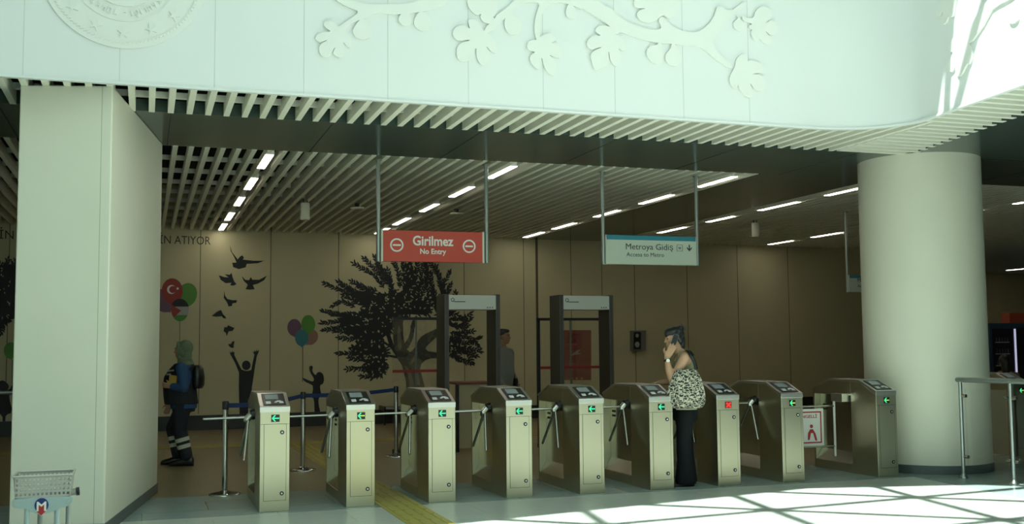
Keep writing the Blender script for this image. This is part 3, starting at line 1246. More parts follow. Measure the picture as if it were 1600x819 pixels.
def ringz(mb, c, r0, r1, y, n=40):
    vs, fs = [], []
    for rr, yy in ((r0, y), (r0, y - .003), (r1, y - .003), (r1, y)):
        for i in range(n):
            t = 2 * math.pi * i / n
            vs.append((c[0] + rr * math.cos(t), yy, c[1] + rr * math.sin(t)))
    for k in range(3):
        for i in range(n):
            fs.append((k * n + i, k * n + (i + 1) % n, (k + 1) * n + (i + 1) % n, (k + 1) * n + i))
    mb.add(vs, fs)


for px in (620, 733):
    c = at(px, 383 if px < 700 else 385, 1, yf)
    b = MB(O)
    ringz(b, (c.x, c.z), .081, .063, yf)
    b.box((c.x - .048, yf - .003, c.z - .010), (c.x + .048, yf, c.z + .010))
    b.build('no_entry_symbol', M_letterw, pn)
p0 = at(645, 383, 1, yf - .001)
p1 = at(708.5, 384.5, 1, yf)
lettering('lettering', 'Girilmez', p0, (1, 0, 0), (0, 0, 1), .112, M_letterw, pn, O, width=p1.x - p0.x, bold=.025)
p0 = at(656.5, 396.5, 1, yf - .001)
p1 = at(697, 397.5, 1, yf)
lettering('lettering', 'No Entry', p0, (1, 0, 0), (0, 0, 1), .062, M_letterw, pn, O, width=p1.x - p0.x, bold=.022)

root, pn, O, l, r, bt, yf = hang_sign('white hanging sign with teal stripe reading Metroya Gidis and Access to Metro', 12.75, 942.5, 1089.5, (947.5, 1086.5, 367, 412.5), M_signwhite, 'hanging_sign')
b = MB(O)
b.box((l.x, yf - .002, l.z - .058), (r.x, yf + .02, l.z + .001))
b.build('stripe', M_teal, pn)
p0 = at(978, 389.5, 1, yf - .001)
p1 = at(1051.5, 391, 1, yf)
lettering('lettering', 'Metroya Gidiş', p0, (1, 0, 0), (0, 0, 1), .078, M_letterd, pn, O, width=p1.x - p0.x)
p0 = at(979, 400.5, 1, yf - .001)
p1 = at(1037.5, 402, 1, yf)
lettering('lettering', 'Access to Metro', p0, (1, 0, 0), (0, 0, 1), .052, M_letterd, pn, O, width=p1.x - p0.x)
c = at(1077, 387.5, 1, yf)
b = MB(O)
b.box((c.x - .008, yf - .003, c.z - .02), (c.x + .008, yf, c.z + .042))
for s in (-1, 1):
    b.prism([(c.x, yf, c.z - .045), (c.x + s * .036, yf, c.z - .008), (c.x + s * .036, yf, c.z + .012), (c.x, yf, c.z - .022)], (0, -.003, 0))
b.build('arrow', M_letterd, pn)
c = at(1062, 387.5, 1, yf)
b = MB(O)
for a, e in (((-.043, -.043), (.043, -.036)), ((-.043, .036), (.043, .043)), ((-.043, -.043), (-.036, .043)), ((.036, -.043), (.043, .043))):
    b.box((c.x + a[0], yf - .003, c.z + a[1]), (c.x + e[0], yf, c.z + e[1]))
b.prism([(c.x - .02, yf, c.z + .012), (c.x + .02, yf, c.z + .012), (c.x + .02, yf, c.z - .004), (c.x + .008, yf, c.z - .018), (c.x - .008, yf, c.z - .018), (c.x - .02, yf, c.z - .004)], (0, -.003, 0))
b.build('train_symbol', mat('grey_symbol', (.25, .27, .29), .5), pn)

# third sign, half behind the round column
root, pn, O, l, r, bt, yf = hang_sign('small white hanging sign with teal stripe half hidden behind the round column', 15.6, 1322.5, 1420, (1327, 1415, 430, 456), M_signwhite, 'hanging_sign')
b = MB(O)
b.box((l.x, yf - .002, l.z - .05), (r.x, yf + .02, l.z + .001))
b.build('stripe', M_teal, pn)
p0 = at(1340, 441, 1, yf - .001)
lettering('lettering', 'Metroya Gidiş', p0, (1, 0, 0), (0, 0, 1), .07, M_letterd, pn, O)
p0 = at(1340, 449, 1, yf - .001)
lettering('lettering', 'Access to Metro', p0, (1, 0, 0), (0, 0, 1), .05, M_letterd, pn, O)

# ================================================================== MURAL ON THE BACK WALL
p = onwall(249, 380.5, .001)
wx = Vector((1, WS, 0)).normalized()
p1 = onwall(329, 381, 0)
t = lettering('wall_lettering', 'İN ATIYOR', p - Vector((0, 0, .0)), wx, (0, 0, 1), .155, M_lettertx, width=(p1 - p).length, bold=.0)
tag(t, 'dark wall lettering ending in ATIYOR beside the pillar', 'lettering')
p = onwall(-2, 373, .001)
t = lettering('wall_lettering', 'İN İÇ', p, wx, (0, 0, 1), .155, M_lettertx)
tag(t, 'dark wall lettering cut off at the left edge of the photo', 'lettering')


def sticker(name, polys, M, label, cat, group=None, off=.002):
    b = MB(onwall(polys[0][0][0], polys[0][0][1]))
    for k, pl in enumerate(polys):
        pts, th = flat(pl, off + k * .0002)
        b.prism(pts, th)
    o = b.build(name, M)
    if label:
        tag(o, label, cat, group)
    return o


s6 = 2.825
def B(pts, it=1):
    q = Z(320, 370, s6, pts)
    return smooth_poly(q, it) if it else q


birds = [
    ([(110, 35), (120, 68), (145, 100), (155, 88), (165, 82), (173, 92), (168, 101), (215, 106), (262, 106), (235, 117), (185, 120), (180, 135), (150, 143), (125, 134), (121, 115), (140, 114), (130, 90), (115, 65)], 'largest black bird silhouette, topmost of the flying birds'),
    ([(62, 170), (85, 178), (105, 180), (88, 166), (110, 168), (118, 160), (123, 180), (130, 198), (140, 210), (125, 216), (112, 214), (118, 203), (92, 205), (70, 190)], 'black bird silhouette left of the pair below the top bird'),
    ([(163, 173), (178, 190), (195, 192), (203, 178), (210, 190), (240, 190), (274, 172), (262, 192), (235, 207), (212, 213), (220, 232), (200, 234), (180, 232), (190, 212), (172, 195)], 'black spread-winged bird silhouette right of the pair'),
    ([(86, 240), (90, 262), (100, 275), (120, 280), (143, 280), (138, 292), (122, 294), (120, 305), (105, 308), (98, 290), (84, 270)], 'black bird silhouette with one raised wing, fourth from the top'),
    ([(30, 350), (50, 334), (65, 325), (72, 325), (80, 342), (90, 352), (95, 361), (82, 360), (75, 351), (50, 353)], 'black bird silhouette farthest to the left of the flock'),
    ([(86, 400), (98, 400), (103, 391), (118, 398), (131, 403), (122, 416), (105, 418), (100, 430), (97, 440), (93, 424), (83, 418)], 'small black bird silhouette second from the bottom of the flock'),
    ([(103, 474), (115, 475), (122, 462), (131, 462), (127, 480), (128, 490), (118, 491), (108, 484)], 'tiny black bird silhouette lowest of the flock, above the raised hands'),
]
for pts, lab in birds:
    sticker('bird_silhouette', [B(pts, 0)], M_mural, lab, 'wall sticker', 'flying bird silhouettes')

# man with raised arms
sticker('man_silhouette', [
    B([(107, 508), (114, 514), (114, 505), (119, 512), (123, 503), (125, 511), (131, 508), (130, 522), (145, 553), (162, 586), (178, 592), (190, 592), (205, 588), (212, 553), (219, 521), (210, 505), (218, 510), (219, 500), (224, 508), (230, 497), (230, 506), (239, 500), (237, 511), (230, 525), (222, 570), (214, 625), (208, 662), (205, 700), (197, 815), (155, 815), (152, 740), (150, 665), (151, 600), (135, 560), (118, 528)], 0),
    [(q[0], q[1]) for q in Z(320, 370, s6, ellipse(183, 568, 19, 21))],
], M_mural, 'black silhouette of a person with both arms raised under the birds', 'wall sticker')
# girl with balloons
sticker('girl_silhouette', [
    B([(430, 622), (445, 628), (465, 637), (480, 640), (482, 625), (465, 600), (460, 575), (470, 568), (478, 575), (473, 590), (483, 608), (492, 610), (495, 600), (508, 596), (522, 605), (527, 630), (522, 650), (508, 655), (510, 680), (518, 705), (500, 712), (505, 760), (518, 790), (485, 790), (482, 712), (470, 712), (480, 660), (465, 650), (440, 640)], 1),
], M_mural, 'black silhouette of a girl reaching up to a balloon string', 'wall sticker')


def balloon(name, cx, cy, rx, ry, M, label, group, off, string=None, rot=0.0):
    pts = ellipse(cx, cy, rx, ry, 30, rot=rot)
    k = [(cx + x * math.cos(rot) - y * math.sin(rot), cy + x * math.sin(rot) + y * math.cos(rot)) for x, y in ((-rx * .35, ry * .88), (rx * .35, ry * .88), (0, ry * 1.12))]
    b = MB(onwall(cx, cy))
    q, th = flat(pts, off)
    b.prism(q, th)
    q, th = flat(k, off - .0002)
    b.prism(q, th)
    o = b.build(name, M)
    tag(o, label, 'wall sticker', group)
    if string:
        b = MB(onwall(cx, cy))
        (xa, ya), (xb, yb) = string
        q, th = flat([(xa - .5, ya), (xa + .5, ya), (xb + .5, yb), (xb - .5, yb)], .0015)
        b.prism(q, th)
        b.build('string', M_mural, o)
    return o


Mp = mat('balloon_purple', (.16, .08, .15), .5)
Mg = mat('balloon_green', (.09, .28, .04), .5)
Mb = mat('balloon_blue', (.04, .20, .24), .5)
Mk = mat('balloon_pink', (.30, .15, .12), .5)
Mr = mat('balloon_red', (.33, .035, .03), .5)
balloon('balloon_sticker', 460, 512, 11, 13.5, Mp, 'purple balloon sticker of the girl\'s bunch', 'balloon stickers', .002)
balloon('balloon_sticker', 486, 527, 10.5, 12.5, Mk, 'pink balloon sticker of the girl\'s bunch', 'balloon stickers', .003, rot=.5)
balloon('balloon_sticker', 481.5, 507, 11, 14.5, Mg, 'green balloon sticker of the girl\'s bunch', 'balloon stickers', .004)
balloon('balloon_sticker', 471.5, 528, 10.5, 13, Mb, 'blue balloon sticker with a string to the girl', 'balloon stickers', .005, ((473, 541), (473, 597)))
balloon('balloon_sticker', 256, 470, 16, 19, Mp, 'violet balloon sticker half behind the pillar', 'balloon stickers', .002, rot=-.5)
balloon('balloon_sticker', 292, 461, 15.5, 19, Mg, 'green balloon sticker right of the red flag balloon', 'balloon stickers', .003, rot=.35)
o = balloon('balloon_sticker', 269, 455, 16.5, 20, Mr, 'red balloon sticker with a white crescent and star', 'balloon stickers', .004)
b = MB(onwall(269, 455))
n = 24
oc, ic = ellipse(268, 452.5, 7, 7, n), ellipse(270, 452.5, 5.6, 5.6, n)
for i in range(3, n - 3):
    j = i + 1
    q, th = flat([oc[i], oc[j], ic[j], ic[i]], .0062)
    b.prism(q, th)
st = []
for k in range(10):
    r = 2.6 if k % 2 == 0 else 1.1
    a = math.radians(36 * k + 180)
    st.append((277.5 + r * math.cos(a), 451 + r * math.sin(a)))
q, th = flat(st, .0062)
b.prism(q, th)
b.build('crescent_and_star', M_letterw, o)
# balloon with a striped flag
pts = ellipse(281, 482, 14, 15, 40)
pts = [(x, y if y < 482 else 482 + (y - 482) * 1.35) for x, y in pts]
b = MB(onwall(281, 482))
q, th = flat(pts, .006)
b.prism(q, th)
o = tag(b.build('balloon_sticker', mat('balloon_grey', (.36, .37, .33), .5)), 'balloon sticker with black, white, green bands and a red triangle', 'wall sticker', 'balloon stickers')
for nm, lo, hi, M in (('black_band', 440, 479.2, M_mural), ('green_band', 492.5, 530, Mg)):
    cl = [(x, min(max(y, lo), hi)) for x, y in pts]
    q, th = flat(cl, .0082)
    b = MB(onwall(281, 482))
    b.prism(q, th)
    b.build(nm, M, o)
q, th = flat([(268, 476), (283, 485.5), (271.5, 496), (268, 489), (266.9, 482)], .0104)
b = MB(onwall(281, 482))
b.prism(q, th)
b.build('red_triangle', Mr, o)
b = MB(onwall(281, 482))
q, th = flat([(280.5, 502), (281.3, 502), (281.3, 560), (280.5, 560)], .0015)
b.prism(q, th)
b.build('string', M_mural, o)
balloon('balloon_sticker', 17, 548, 11, 13, Mg, 'green balloon sticker left of the square pillar', 'balloon stickers', .004, ((19, 562), (19, 600)))
sticker('girl_silhouette', [
    smooth_poly([(-6, 604), (-4, 597), (4, 594), (11, 598), (15, 605), (10, 611), (2, 612)], 1),
    smooth_poly([(2, 611), (14, 610), (20, 600), (22, 590), (24, 591), (23, 606), (16, 616), (14, 620), (20, 645), (9, 648), (8, 660), (14, 664), (4, 664), (4, 648), (-8, 646), (-4, 622)], 1),
], M_mural, 'black child silhouette at the left edge beside the pillar', 'wall sticker')

# ---- the big tree
rnd = random.Random(11)


def leaf_shape(x, y, a, L, w):
    c, s = math.cos(a), math.sin(a)
    out = []
    for u, v in ((0, 0), (.3, .5), (.65, .42), (1, 0), (.65, -.42), (.3, -.5)):
        out.append((x + (u * L) * c - (v * w) * s, y + (u * L) * s + (v * w) * c))
    return out


def tree(name, label, twigs, masses, limbs, trunk, seed, leafL=7.5, gaps=True):
    rnd = random.Random(seed)
    b = MB(onwall(640, 560))
    k = 0

    def put(pl, off):
        q, th = flat(pl, off, .0015)
        b.prism(q, th)

    for (pts, w0, w1) in limbs + twigs:
        n = len(pts) - 1
        for i in range(n):
            (xa, ya), (xb, yb) = pts[i], pts[i + 1]
            wa, wb_ = w0 + (w1 - w0) * i / n, w0 + (w1 - w0) * (i + 1) / n
            L = math.hypot(xb - xa, yb - ya) or 1
            nx, ny = -(yb - ya) / L, (xb - xa) / L
            put([(xa + nx * wa, ya + ny * wa), (xb + nx * wb_, yb + ny * wb_), (xb - nx * wb_, yb - ny * wb_), (xa - nx * wa, ya - ny * wa)], .002 + .00004 * (k % 20))
            k += 1
    for (pts, w0, w1) in twigs:
        for i in range(len(pts) - 1):
            (xa, ya), (xb, yb) = pts[i], pts[i + 1]
            L = math.hypot(xb - xa, yb - ya)
            a = math.atan2(yb - ya, xb - xa)
            m = max(2, int(L / 3.4))
            for j in range(m):
                t = (j + .5) / m
                x, y = xa + (xb - xa) * t, ya + (yb - ya) * t
                for sgn in (-1, 1):
                    put(leaf_shape(x, y, a + sgn * rnd.uniform(.35, .95), leafL * rnd.uniform(.75, 1.15), leafL * .36), .003 + .00003 * (k % 40))
                    k += 1
        (xa, ya), (xb, yb) = pts[-2], pts[-1]
        put(leaf_shape(xb, yb, math.atan2(yb - ya, xb - xa), leafL, leafL * .36), .0035)
    for pl, cnt, ang in masses:
        put(smooth_poly(pl, 1), .0025 + .00005 * (k % 20))
        k += 1
        n = len(pl)
        cx = sum(q[0] for q in pl) / n
        cy = sum(q[1] for q in pl) / n
        for i in range(n):
            (xa, ya), (xb, yb) = pl[i], pl[(i + 1) % n]
            m = max(1, int(math.hypot(xb - xa, yb - ya) / 3.2))
            for j in range(m):
                t = rnd.random()
                x, y = xa + (xb - xa) * t, ya + (yb - ya) * t
                a = math.atan2(y - cy, x - cx) + rnd.uniform(-.9, .9)
                put(leaf_shape(x - 2 * math.cos(a), y - 2 * math.sin(a), a, leafL * rnd.uniform(.8, 1.25), leafL * .36), .003 + .00003 * (k % 40))
                k += 1
    o = b.build(name, M_mural)
    tag(o, label, 'wall sticker')
    if gaps:
        b = MB(onwall(640, 560))
        for pl, cnt, ang in masses:
            n = len(pl)
            cx = sum(q[0] for q in pl) / n
            cy = sum(q[1] for q in pl) / n
            for i in range(int(n * 3.2)):
                e = pl[rnd.randrange(n)]
                t = rnd.uniform(.15, .95)
                q, th = flat(leaf_shape(cx + (e[0] - cx) * t, cy + (e[1] - cy) * t, rnd.uniform(0, 6.28), rnd.uniform(2.5, 5), 1.5), .0058, .0003)
                b.prism(q, th)
        b.build('leaf_gap', M_wall, o)
    if trunk:
        for nm, pl, M, off in trunk:
            b = MB(onwall(640, 560))
            for i, p_ in enumerate(pl):
                q, th = flat(smooth_poly(p_, 1), off + i * .0002)
                b.prism(q, th)
            b.build(nm, M, o)
    return o


twigs = []
for base, mid_, tip in (
    ((575, 470), (535, 455), (508, 443)), ((580, 462), (550, 455), (529, 441)), ((590, 455), (570, 450), (550, 440)),
    ((600, 450), (585, 430), (553, 412)), ((605, 445), (590, 425), (569, 404)), ((605, 440), (595, 420), (585, 402)),
    ((612, 445), (608, 435), (600, 430)), ((625, 450), (622, 425), (614, 408)), ((636, 450), (632, 425), (629, 408)),
    ((640, 450), (640, 425), (641, 404)), ((645, 450), (650, 430), (653, 408)), ((648, 455), (670, 430), (664, 410)),
    ((655, 470), (668, 440), (662, 412)), ((690, 455), (685, 430), (670, 408)), ((692, 460), (688, 440), (681, 417)),
    ((690, 462), (695, 440), (702, 426)), ((685, 470), (700, 455), (704, 445)), ((660, 478), (670, 460), (667, 448)),
    ((675, 480), (680, 465), (676, 450)), ((700, 500), (725, 498), (735, 490)), ((702, 508), (722, 508), (735, 499)),
    ((700, 495), (712, 480), (712, 458)), ((700, 490), (715, 492), (728, 500)),
    ((705, 540), (735, 535), (749, 528)), ((705, 545), (735, 545), (750, 549)), ((705, 548), (730, 552), (738, 566)),
    ((705, 535), (730, 525), (747, 540)), ((703, 552), (712, 558), (716, 562)), ((703, 520), (720, 522), (727, 515)),
    ((560, 490), (530, 492), (505, 486)), ((560, 500), (530, 502), (503, 505)), ((560, 510), (530, 512), (506, 516)),
    ((555, 480), (535, 470), (520, 478)), ((570, 525), (545, 530), (530, 528)), ((585, 550), (555, 553), (528, 552)),
    ((590, 560), (565, 562), (547, 560)), ((600, 575), (570, 575), (543, 577)), ((598, 585), (580, 590), (565, 588)),
    ((575, 480), (550, 468), (537, 462)), ((585, 470), (575, 455), (560, 447)),
    ((608, 470), (612, 445), (606, 422)), ((618, 465), (605, 432), (590, 412)), ((650, 470), (657, 445), (658, 422)),
    ((640, 470), (636, 440), (634, 416)), ((680, 478), (674, 450), (673, 428)), ((590, 470), (566, 460), (545, 452)),
    ((575, 500), (545, 492), (520, 492)), ((572, 515), (548, 520), (524, 517)), ((600, 500), (612, 505), (622, 512)),
    ((705, 530), (722, 520), (738, 518)), ((705, 552), (722, 562), (735, 568)), ((708, 540), (725, 548), (744, 556)),
    ((700, 480), (718, 474), (728, 470)), ((700, 505), (716, 512), (730, 509)), ((560, 470), (545, 450), (535, 446)),
):
    twigs.append(([base, mid_, tip], 1.0, .4))
masses = [
    ([(530, 500), (545, 488), (560, 492), (575, 478), (600, 478), (615, 488), (632, 480), (640, 492), (625, 505), (610, 515), (600, 528), (585, 535), (560, 530), (545, 520), (533, 512)], 0, 0),
    ([(558, 462), (575, 455), (600, 460), (620, 455), (640, 462), (660, 468), (675, 482), (670, 492), (645, 492), (620, 488), (595, 486), (570, 480), (556, 472)], 0, 0),
    ([(560, 535), (580, 528), (598, 535), (606, 550), (600, 562), (606, 572), (598, 586), (582, 590), (568, 578), (572, 562), (555, 556), (548, 546)], 0, 0),
    ([(632, 420), (640, 412), (648, 425), (652, 450), (645, 470), (632, 470), (628, 445)], 0, 0),
    ([(672, 470), (688, 462), (700, 475), (705, 500), (700, 512), (690, 505), (682, 490)], 0, 0),
    ([(699, 528), (712, 530), (722, 540), (712, 552), (701, 556)], 0, 0),
]
limbs = [([(640, 600), (632, 570), (612, 540), (602, 510), (600, 480)], 4.5, 2.5), ([(620, 548), (600, 535), (585, 520)], 2.2, 1.2),
         ([(628, 560), (608, 556), (590, 552)], 2.2, 1.2), ([(602, 505), (612, 520), (620, 528)], 1.5, .8)]
trunk = [
    ('trunk', [[(635, 615), (634, 590), (628, 570), (618, 550), (613, 525), (618, 500), (626, 488), (630, 505), (630, 530), (638, 552), (648, 545), (655, 528), (668, 520), (690, 510), (692, 520), (672, 535), (662, 548), (690, 552), (690, 560), (668, 560), (655, 572), (660, 590), (666, 615)],
               [(630, 540), (640, 525), (642, 505), (650, 492), (653, 496), (648, 510), (646, 528), (636, 548)]], M_trunk, .0045),
    ('bark', [[(640, 612), (639, 590), (632, 572), (636, 572), (646, 592), (648, 612)], [(622, 548), (620, 525), (623, 505), (626, 520), (628, 545)], [(650, 600), (648, 580), (652, 580), (658, 604)], [(640, 572), (644, 560), (654, 546), (650, 562)]], M_trunk2, .0065),
]
tree('tree_mural', 'large black leafy olive tree silhouette on the back wall behind the left detector', twigs, masses, limbs, trunk, 5)
tree('tree_mural', 'black leafy tree silhouette on the wall at the left edge beside the pillar',
     [([(10, 440), (18, 425), (24, 408)], 1.2, .5), ([(0, 440), (8, 420), (12, 406)], 1.2, .5), ([(5, 480), (10, 495), (2, 520)], 1.2, .5), ([(-5, 430), (0, 415), (-5, 405)], 1, .5)],
     [([(-30, 420), (0, 415), (22, 412), (40, 425), (42, 480), (25, 498), (12, 500), (0, 515), (-30, 520)], 0, 0)], [], None, 6)

# ================================================================== SECURITY AREA
def detector(label, xl, yn, dep, topz, wdt):
    r = thing('metal_detector', label, 'metal detector', (xl + wdt / 2, yn, 0), 0, 'walk-through metal detectors')
    O = r.location.copy()
    for x in (xl, xl + wdt - .066):
        b = MB(O)
        b.box((x, yn, 0), (x + .066, yn + dep, topz))
        pn = b.build('side_panel', M_detector, r, bevel=.006)
        b = MB(O)
        b.box((x + .006, yn - .003, .02), (x + .014, yn + .002, topz - .02))
        b.box((x + .052, yn - .003, .02), (x + .060, yn + .002, topz - .02))
        b.build('edge_trim', mat('dark_trim', (.10, .095, .085), .4), pn)
        b = MB(O)
        b.box((x - .02, yn - .03, 0), (x + .086, yn + dep + .03, .03))
        b.build('foot', M_black, r)
    b = MB(O)
    b.box((xl + .062, yn - .006, topz - .205), (xl + wdt - .062, yn + dep, topz - .012))
    h = b.build('header', M_header, r, bevel=.004)
    b = MB(O)
    y = yn - .006
    ringz(b, (xl + .115, topz - .075), .026, .018, y)
    b.prism([(xl + .10, y, topz - .105), (xl + .125, y, topz - .085), (xl + .13, y, topz - .10)], (0, -.003, 0))
    for k in range(3):
        b.box((xl + wdt - .19 + k * .035, y - .003, topz - .185), (xl + wdt - .175 + k * .035, y, topz - .17))
    b.build('marking', M_letterd, h)
    lettering('lettering', 'meteksan', (xl + .135, y, topz - .105), (1, 0, 0), (0, 0, 1), .016, M_letterd, h, O, width=.15) if False else None
    b = MB(O)
    b.box((xl + .135, y - .002, topz - .106), (xl + .29, y, topz - .095))
    b.build('small_print', M_letterd, h)
    return r


detector('grey walk-through metal detector in front of the tree mural, pale header lit', 3.785, 14.0, .42, 2.222, .785)
detector('dark walk-through metal detector in front of the red poster, right of the guard', 5.43, 14.0, .38, 2.224, .815)


def glass_screen(label, x0, x1, y, ztop, frame, mull, stripe_z, group='glass screens of the checkpoint'):
    r = thing('glass_screen', label, 'glass screen', ((x0 + x1) / 2, y, 0), 0, group)
    O = r.location.copy()
    b = MB(O)
    b.box((x0, y - .005, .05), (x1, y + .005, ztop))
    pn = b.build('pane', M_glass, r)
    if stripe_z:
        b = MB(O)
        b.box((x0, y - .008, stripe_z - .02), (x1, y - .0055, stripe_z + .02))
        b.build('red_stripe', mat('stripe_red', (.30, .018, .018), .5), pn)
    b = MB(O)
    for x in frame:
        b.box((x - .02, y - .02, 0), (x + .02, y + .02, ztop))
    b.box((x0, y - .02, ztop - .03), (x1, y + .02, ztop + .01))
    b.box((x0, y - .02, 0), (x1, y + .02, .06))
    b.build('frame', M_black, r)
    b = MB(O)
    for x in mull:
        b.box((x - .012, y - .007, .05), (x + .012, y + .007, ztop))
    b.build('glass_joint', mat('glass_edge', (.16, .18, .16), .3), r)
    return r


gy = 15.4
glass_screen('clear glass screen with red stripe in front of the tree trunk', at(613, 500, 1, gy).x, at(693, 500, 1, gy).x, gy, at(620, 497, 1, gy).z, [], [at(650, 500, 1, gy).x], at(640, 580, 1, gy).z)
glass_screen('black framed glass screen with red stripe behind the right detector', at(838.5, 500, 1, gy).x, at(935, 500, 1, gy).x, gy, at(850, 498, 1, gy).z, [at(841, 500, 1, gy).x], [at(891, 500, 1, gy).x], at(840, 575, 1, gy).z)

# red poster on the wall
pts = [onwall(x, y) for x, y in ((880, 516), (923, 516), (923, 594), (880, 594))]
r = thing('red_poster', 'dark red poster on the back wall seen through the right detector', 'poster', pts[0])
O = r.location.copy()
b = MB(O)
b.prism(pts, -WALL_N * .02)
bd = b.build('board', mat('poster_red', (.20, .014, .018), .45), r)
b = MB(O)
for x0, x1, y0, y1 in ((886, 902, 537, 540), (888, 898, 543, 545), (887, 900, 568, 570), (890, 899, 573, 574.5)):
    b.prism([onwall(x, y, .021) for x, y in ((x0, y0), (x1, y0), (x1, y1), (x0, y1))], -WALL_N * .002)
b.build('text_line', mat('poster_orange', (.32, .08, .04), .5), bd)
b = MB(O)
for cx in (893, 901, 909):
    b.prism([onwall(x, y, .021) for x, y in ellipse(cx, 591.5, 1.8, 1.8, 14)], -WALL_N * .002)
b.build('yellow_dot', mat('poster_yellow', (.45, .28, .10), .5), bd)
b = MB(O)
b.prism([onwall(x, y, .021) for x, y in ((890, 556), (900, 549), (908, 545), (903, 551), (908, 553), (897, 555))], -WALL_N * .002)
b.build('white_mark', mat('poster_grey', (.3, .25, .22), .5), bd)

# intercom box on the wall
pts = [onwall(x, y) for x, y in ((984, 517), (1005, 516.5), (1005, 547.5), (984, 548))]
r = thing('intercom_box', 'grey metal intercom box on the back wall left of the person phoning', 'intercom', pts[3])
O = r.location.copy()
b = MB(O)
b.prism(pts, -WALL_N * .14)
b.build('case', mat('box_grey', (.16, .165, .15), .45), r, bevel=.006)
b = MB(O)
b.prism([onwall(x, y, .141) for x, y in ((990, 519), (1001, 519), (1001, 546), (990, 546))], -WALL_N * .012)
fp = b.build('faceplate', M_black, r)
b = MB(O)
b.prism([onwall(x, y, .153) for x, y in ellipse(995.5, 524.5, 2.5, 3, 18)], -WALL_N * .006)
b.prism([onwall(x, y, .153) for x, y in ellipse(995.5, 538.5, 3.5, 4.5, 18)], -WALL_N * .01)
b.build('dial', mat('dial_grey', (.35, .36, .33), .4), fp)

# checkpoint desk
dy = 15.2
q0, q1 = at(712, 598, 1, dy), at(775, 597.5, 1, dy)
r = thing('checkpoint_desk', 'beige desk with red-brown top and dark leg beside the left detector', 'desk', ((q0.x + q1.x) / 2, dy, 0))
O = r.location.copy()
b = MB(O)
b.box((q0.x, dy, q0.z - .03), (q1.x, dy + .6, q0.z))
b.build('top', mat('redbrown_top', (.20, .06, .04), .4), r, bevel=.004)
b = MB(O)
b.box((q0.x + .06, dy + .03, .05), (q1.x - .03, dy + .05, q0.z - .03))
b.build('front_panel', mat('desk_beige', (.5, .42, .28), .5), r)
for x in (q0.x + .03, q1.x - .03):
    for yy in (dy + .03, dy + .55):
        b = MB(O)
        b.box((x - .022, yy - .02, 0), (x + .022, yy + .02, q0.z - .03))
        b.build('leg', M_black, r)

# low roller table behind the third turnstile
p = at(618, 664, 2, 0)
r = thing('roller_bench', 'low black roller bench on the hall floor behind the third turnstile', 'bench', (p.x, p.y, 0))
O = r.location.copy()
b = MB(O)
for k in range(7):
    b.cyl((p.x - .2, p.y + k * .09, .32), (p.x + .25, p.y + k * .09, .32), .025, n=10)
b.build('roller', M_alu, r)
b = MB(O)
b.box((p.x - .23, p.y - .05, .27), (p.x - .2, p.y + .6, .36))
b.box((p.x + .25, p.y - .05, .27), (p.x + .28, p.y + .6, .36))
b.build('side_rail', M_black, r)
for x in (p.x - .215, p.x + .265):
    for yy in (p.y, p.y + .55):
        b = MB(O)
        b.box((x - .015, yy - .015, 0), (x + .015, yy + .015, .28))
        b.build('leg', M_black, r)

# ================================================================== RAILING, VENDING MACHINE
r = thing('glass_railing', 'stainless railing with clear glass panels in front of the round column', 'railing', (9.0, 10.0, 0))
O = r.location.copy()
pA, pB = at(1506, 747, 2, 0), at(1585, 757, 2, 0)
ddir = (pB - pA).normalized()
pCc = pB + ddir * 0.95
RT = 1.10
for p in (pA, pB, pCc):
    b = MB(O)
    b.cyl(p, p + Vector((0, 0, RT)), .021, n=18)
    b.lathe(p, [(.05, 0), (.05, .012), (.03, .03), (.022, .05)], 24)
    po = b.build('post', M_alu, r)
    for zz in (.24, .92):
        b = MB(O)
        for s in ((1,) if p is pA else (1, -1)):
            b = MB(O)
            c = p + ddir * (s * .05) + Vector((0, 0, zz))
            b.cyl(c - ddir * .025, c + ddir * .025, .02, n=12)
            b.build('clamp', M_polish, po)
b = MB(O)
b.tube([pA + Vector((0, 0, RT)) - ddir * .03, pCc + Vector((0, 0, RT))], .03, 18)
b.ball(pA + Vector((0, 0, RT)) - ddir * .03, .03, 16)
b.build('handrail', M_alu, r)
side_n = Vector((-ddir.y, ddir.x, 0))
for p, q in ((pA, pB), (pB, pCc)):
    b = MB(O)
    a, c = p + ddir * .06, q - ddir * .06
    b.prism([a + Vector((0, 0, .13)), c + Vector((0, 0, .13)), c + Vector((0, 0, 1.0)), a + Vector((0, 0, 1.0))], side_n * .012)
    b.build('glass_panel', M_glass, r)

vy = 15.0
v0 = at(1547, 505, 1, vy)
vz = v0.z
r = thing('vending_machine', 'dark blue vending machine with a glass front and white LED strip right of the column', 'vending machine', (v0.x + .6, vy, 0))
O = r.location.copy()
M_vend = mat('vending_blue', (.03, .06, .10), .35)
b = MB(O)
b.box((v0.x, vy + .03, 0), (v0.x + 1.25, vy + .85, vz))
b.build('cabinet', M_vend, r, bevel=.008)
b = MB(O)
b.box((v0.x + .06, vy + .015, .55), (v0.x + .5, vy + .03, vz - .1))
b.build('display_back', M_black, r)
for k in range(5):
    zz = .7 + k * .2
    b = MB(O)
    b.box((v0.x + .1, vy + .0, zz), (v0.x + .4, vy + .014, zz + .012))
    sh = b.build('shelf', mat('shelf_pale', (.5, .53, .55), .4), r)
    for q in range(5):
        b = MB(O)
        xx = v0.x + .13 + q * .06
        b.cyl((xx, vy + .008, zz + .012), (xx, vy + .008, zz + .09), .007, n=8)
        b.build('bottle', mat('bottle_dark%d' % (q % 3), ((.05, .06, .1), (.14, .1, .06), (.06, .1, .12))[q % 3], .3), sh)
b = MB(O)
xl = at(1588, 550, 1, vy).x
b.box((xl - .006, vy - .004, .62), (xl + .006, vy + .03, vz - .1))
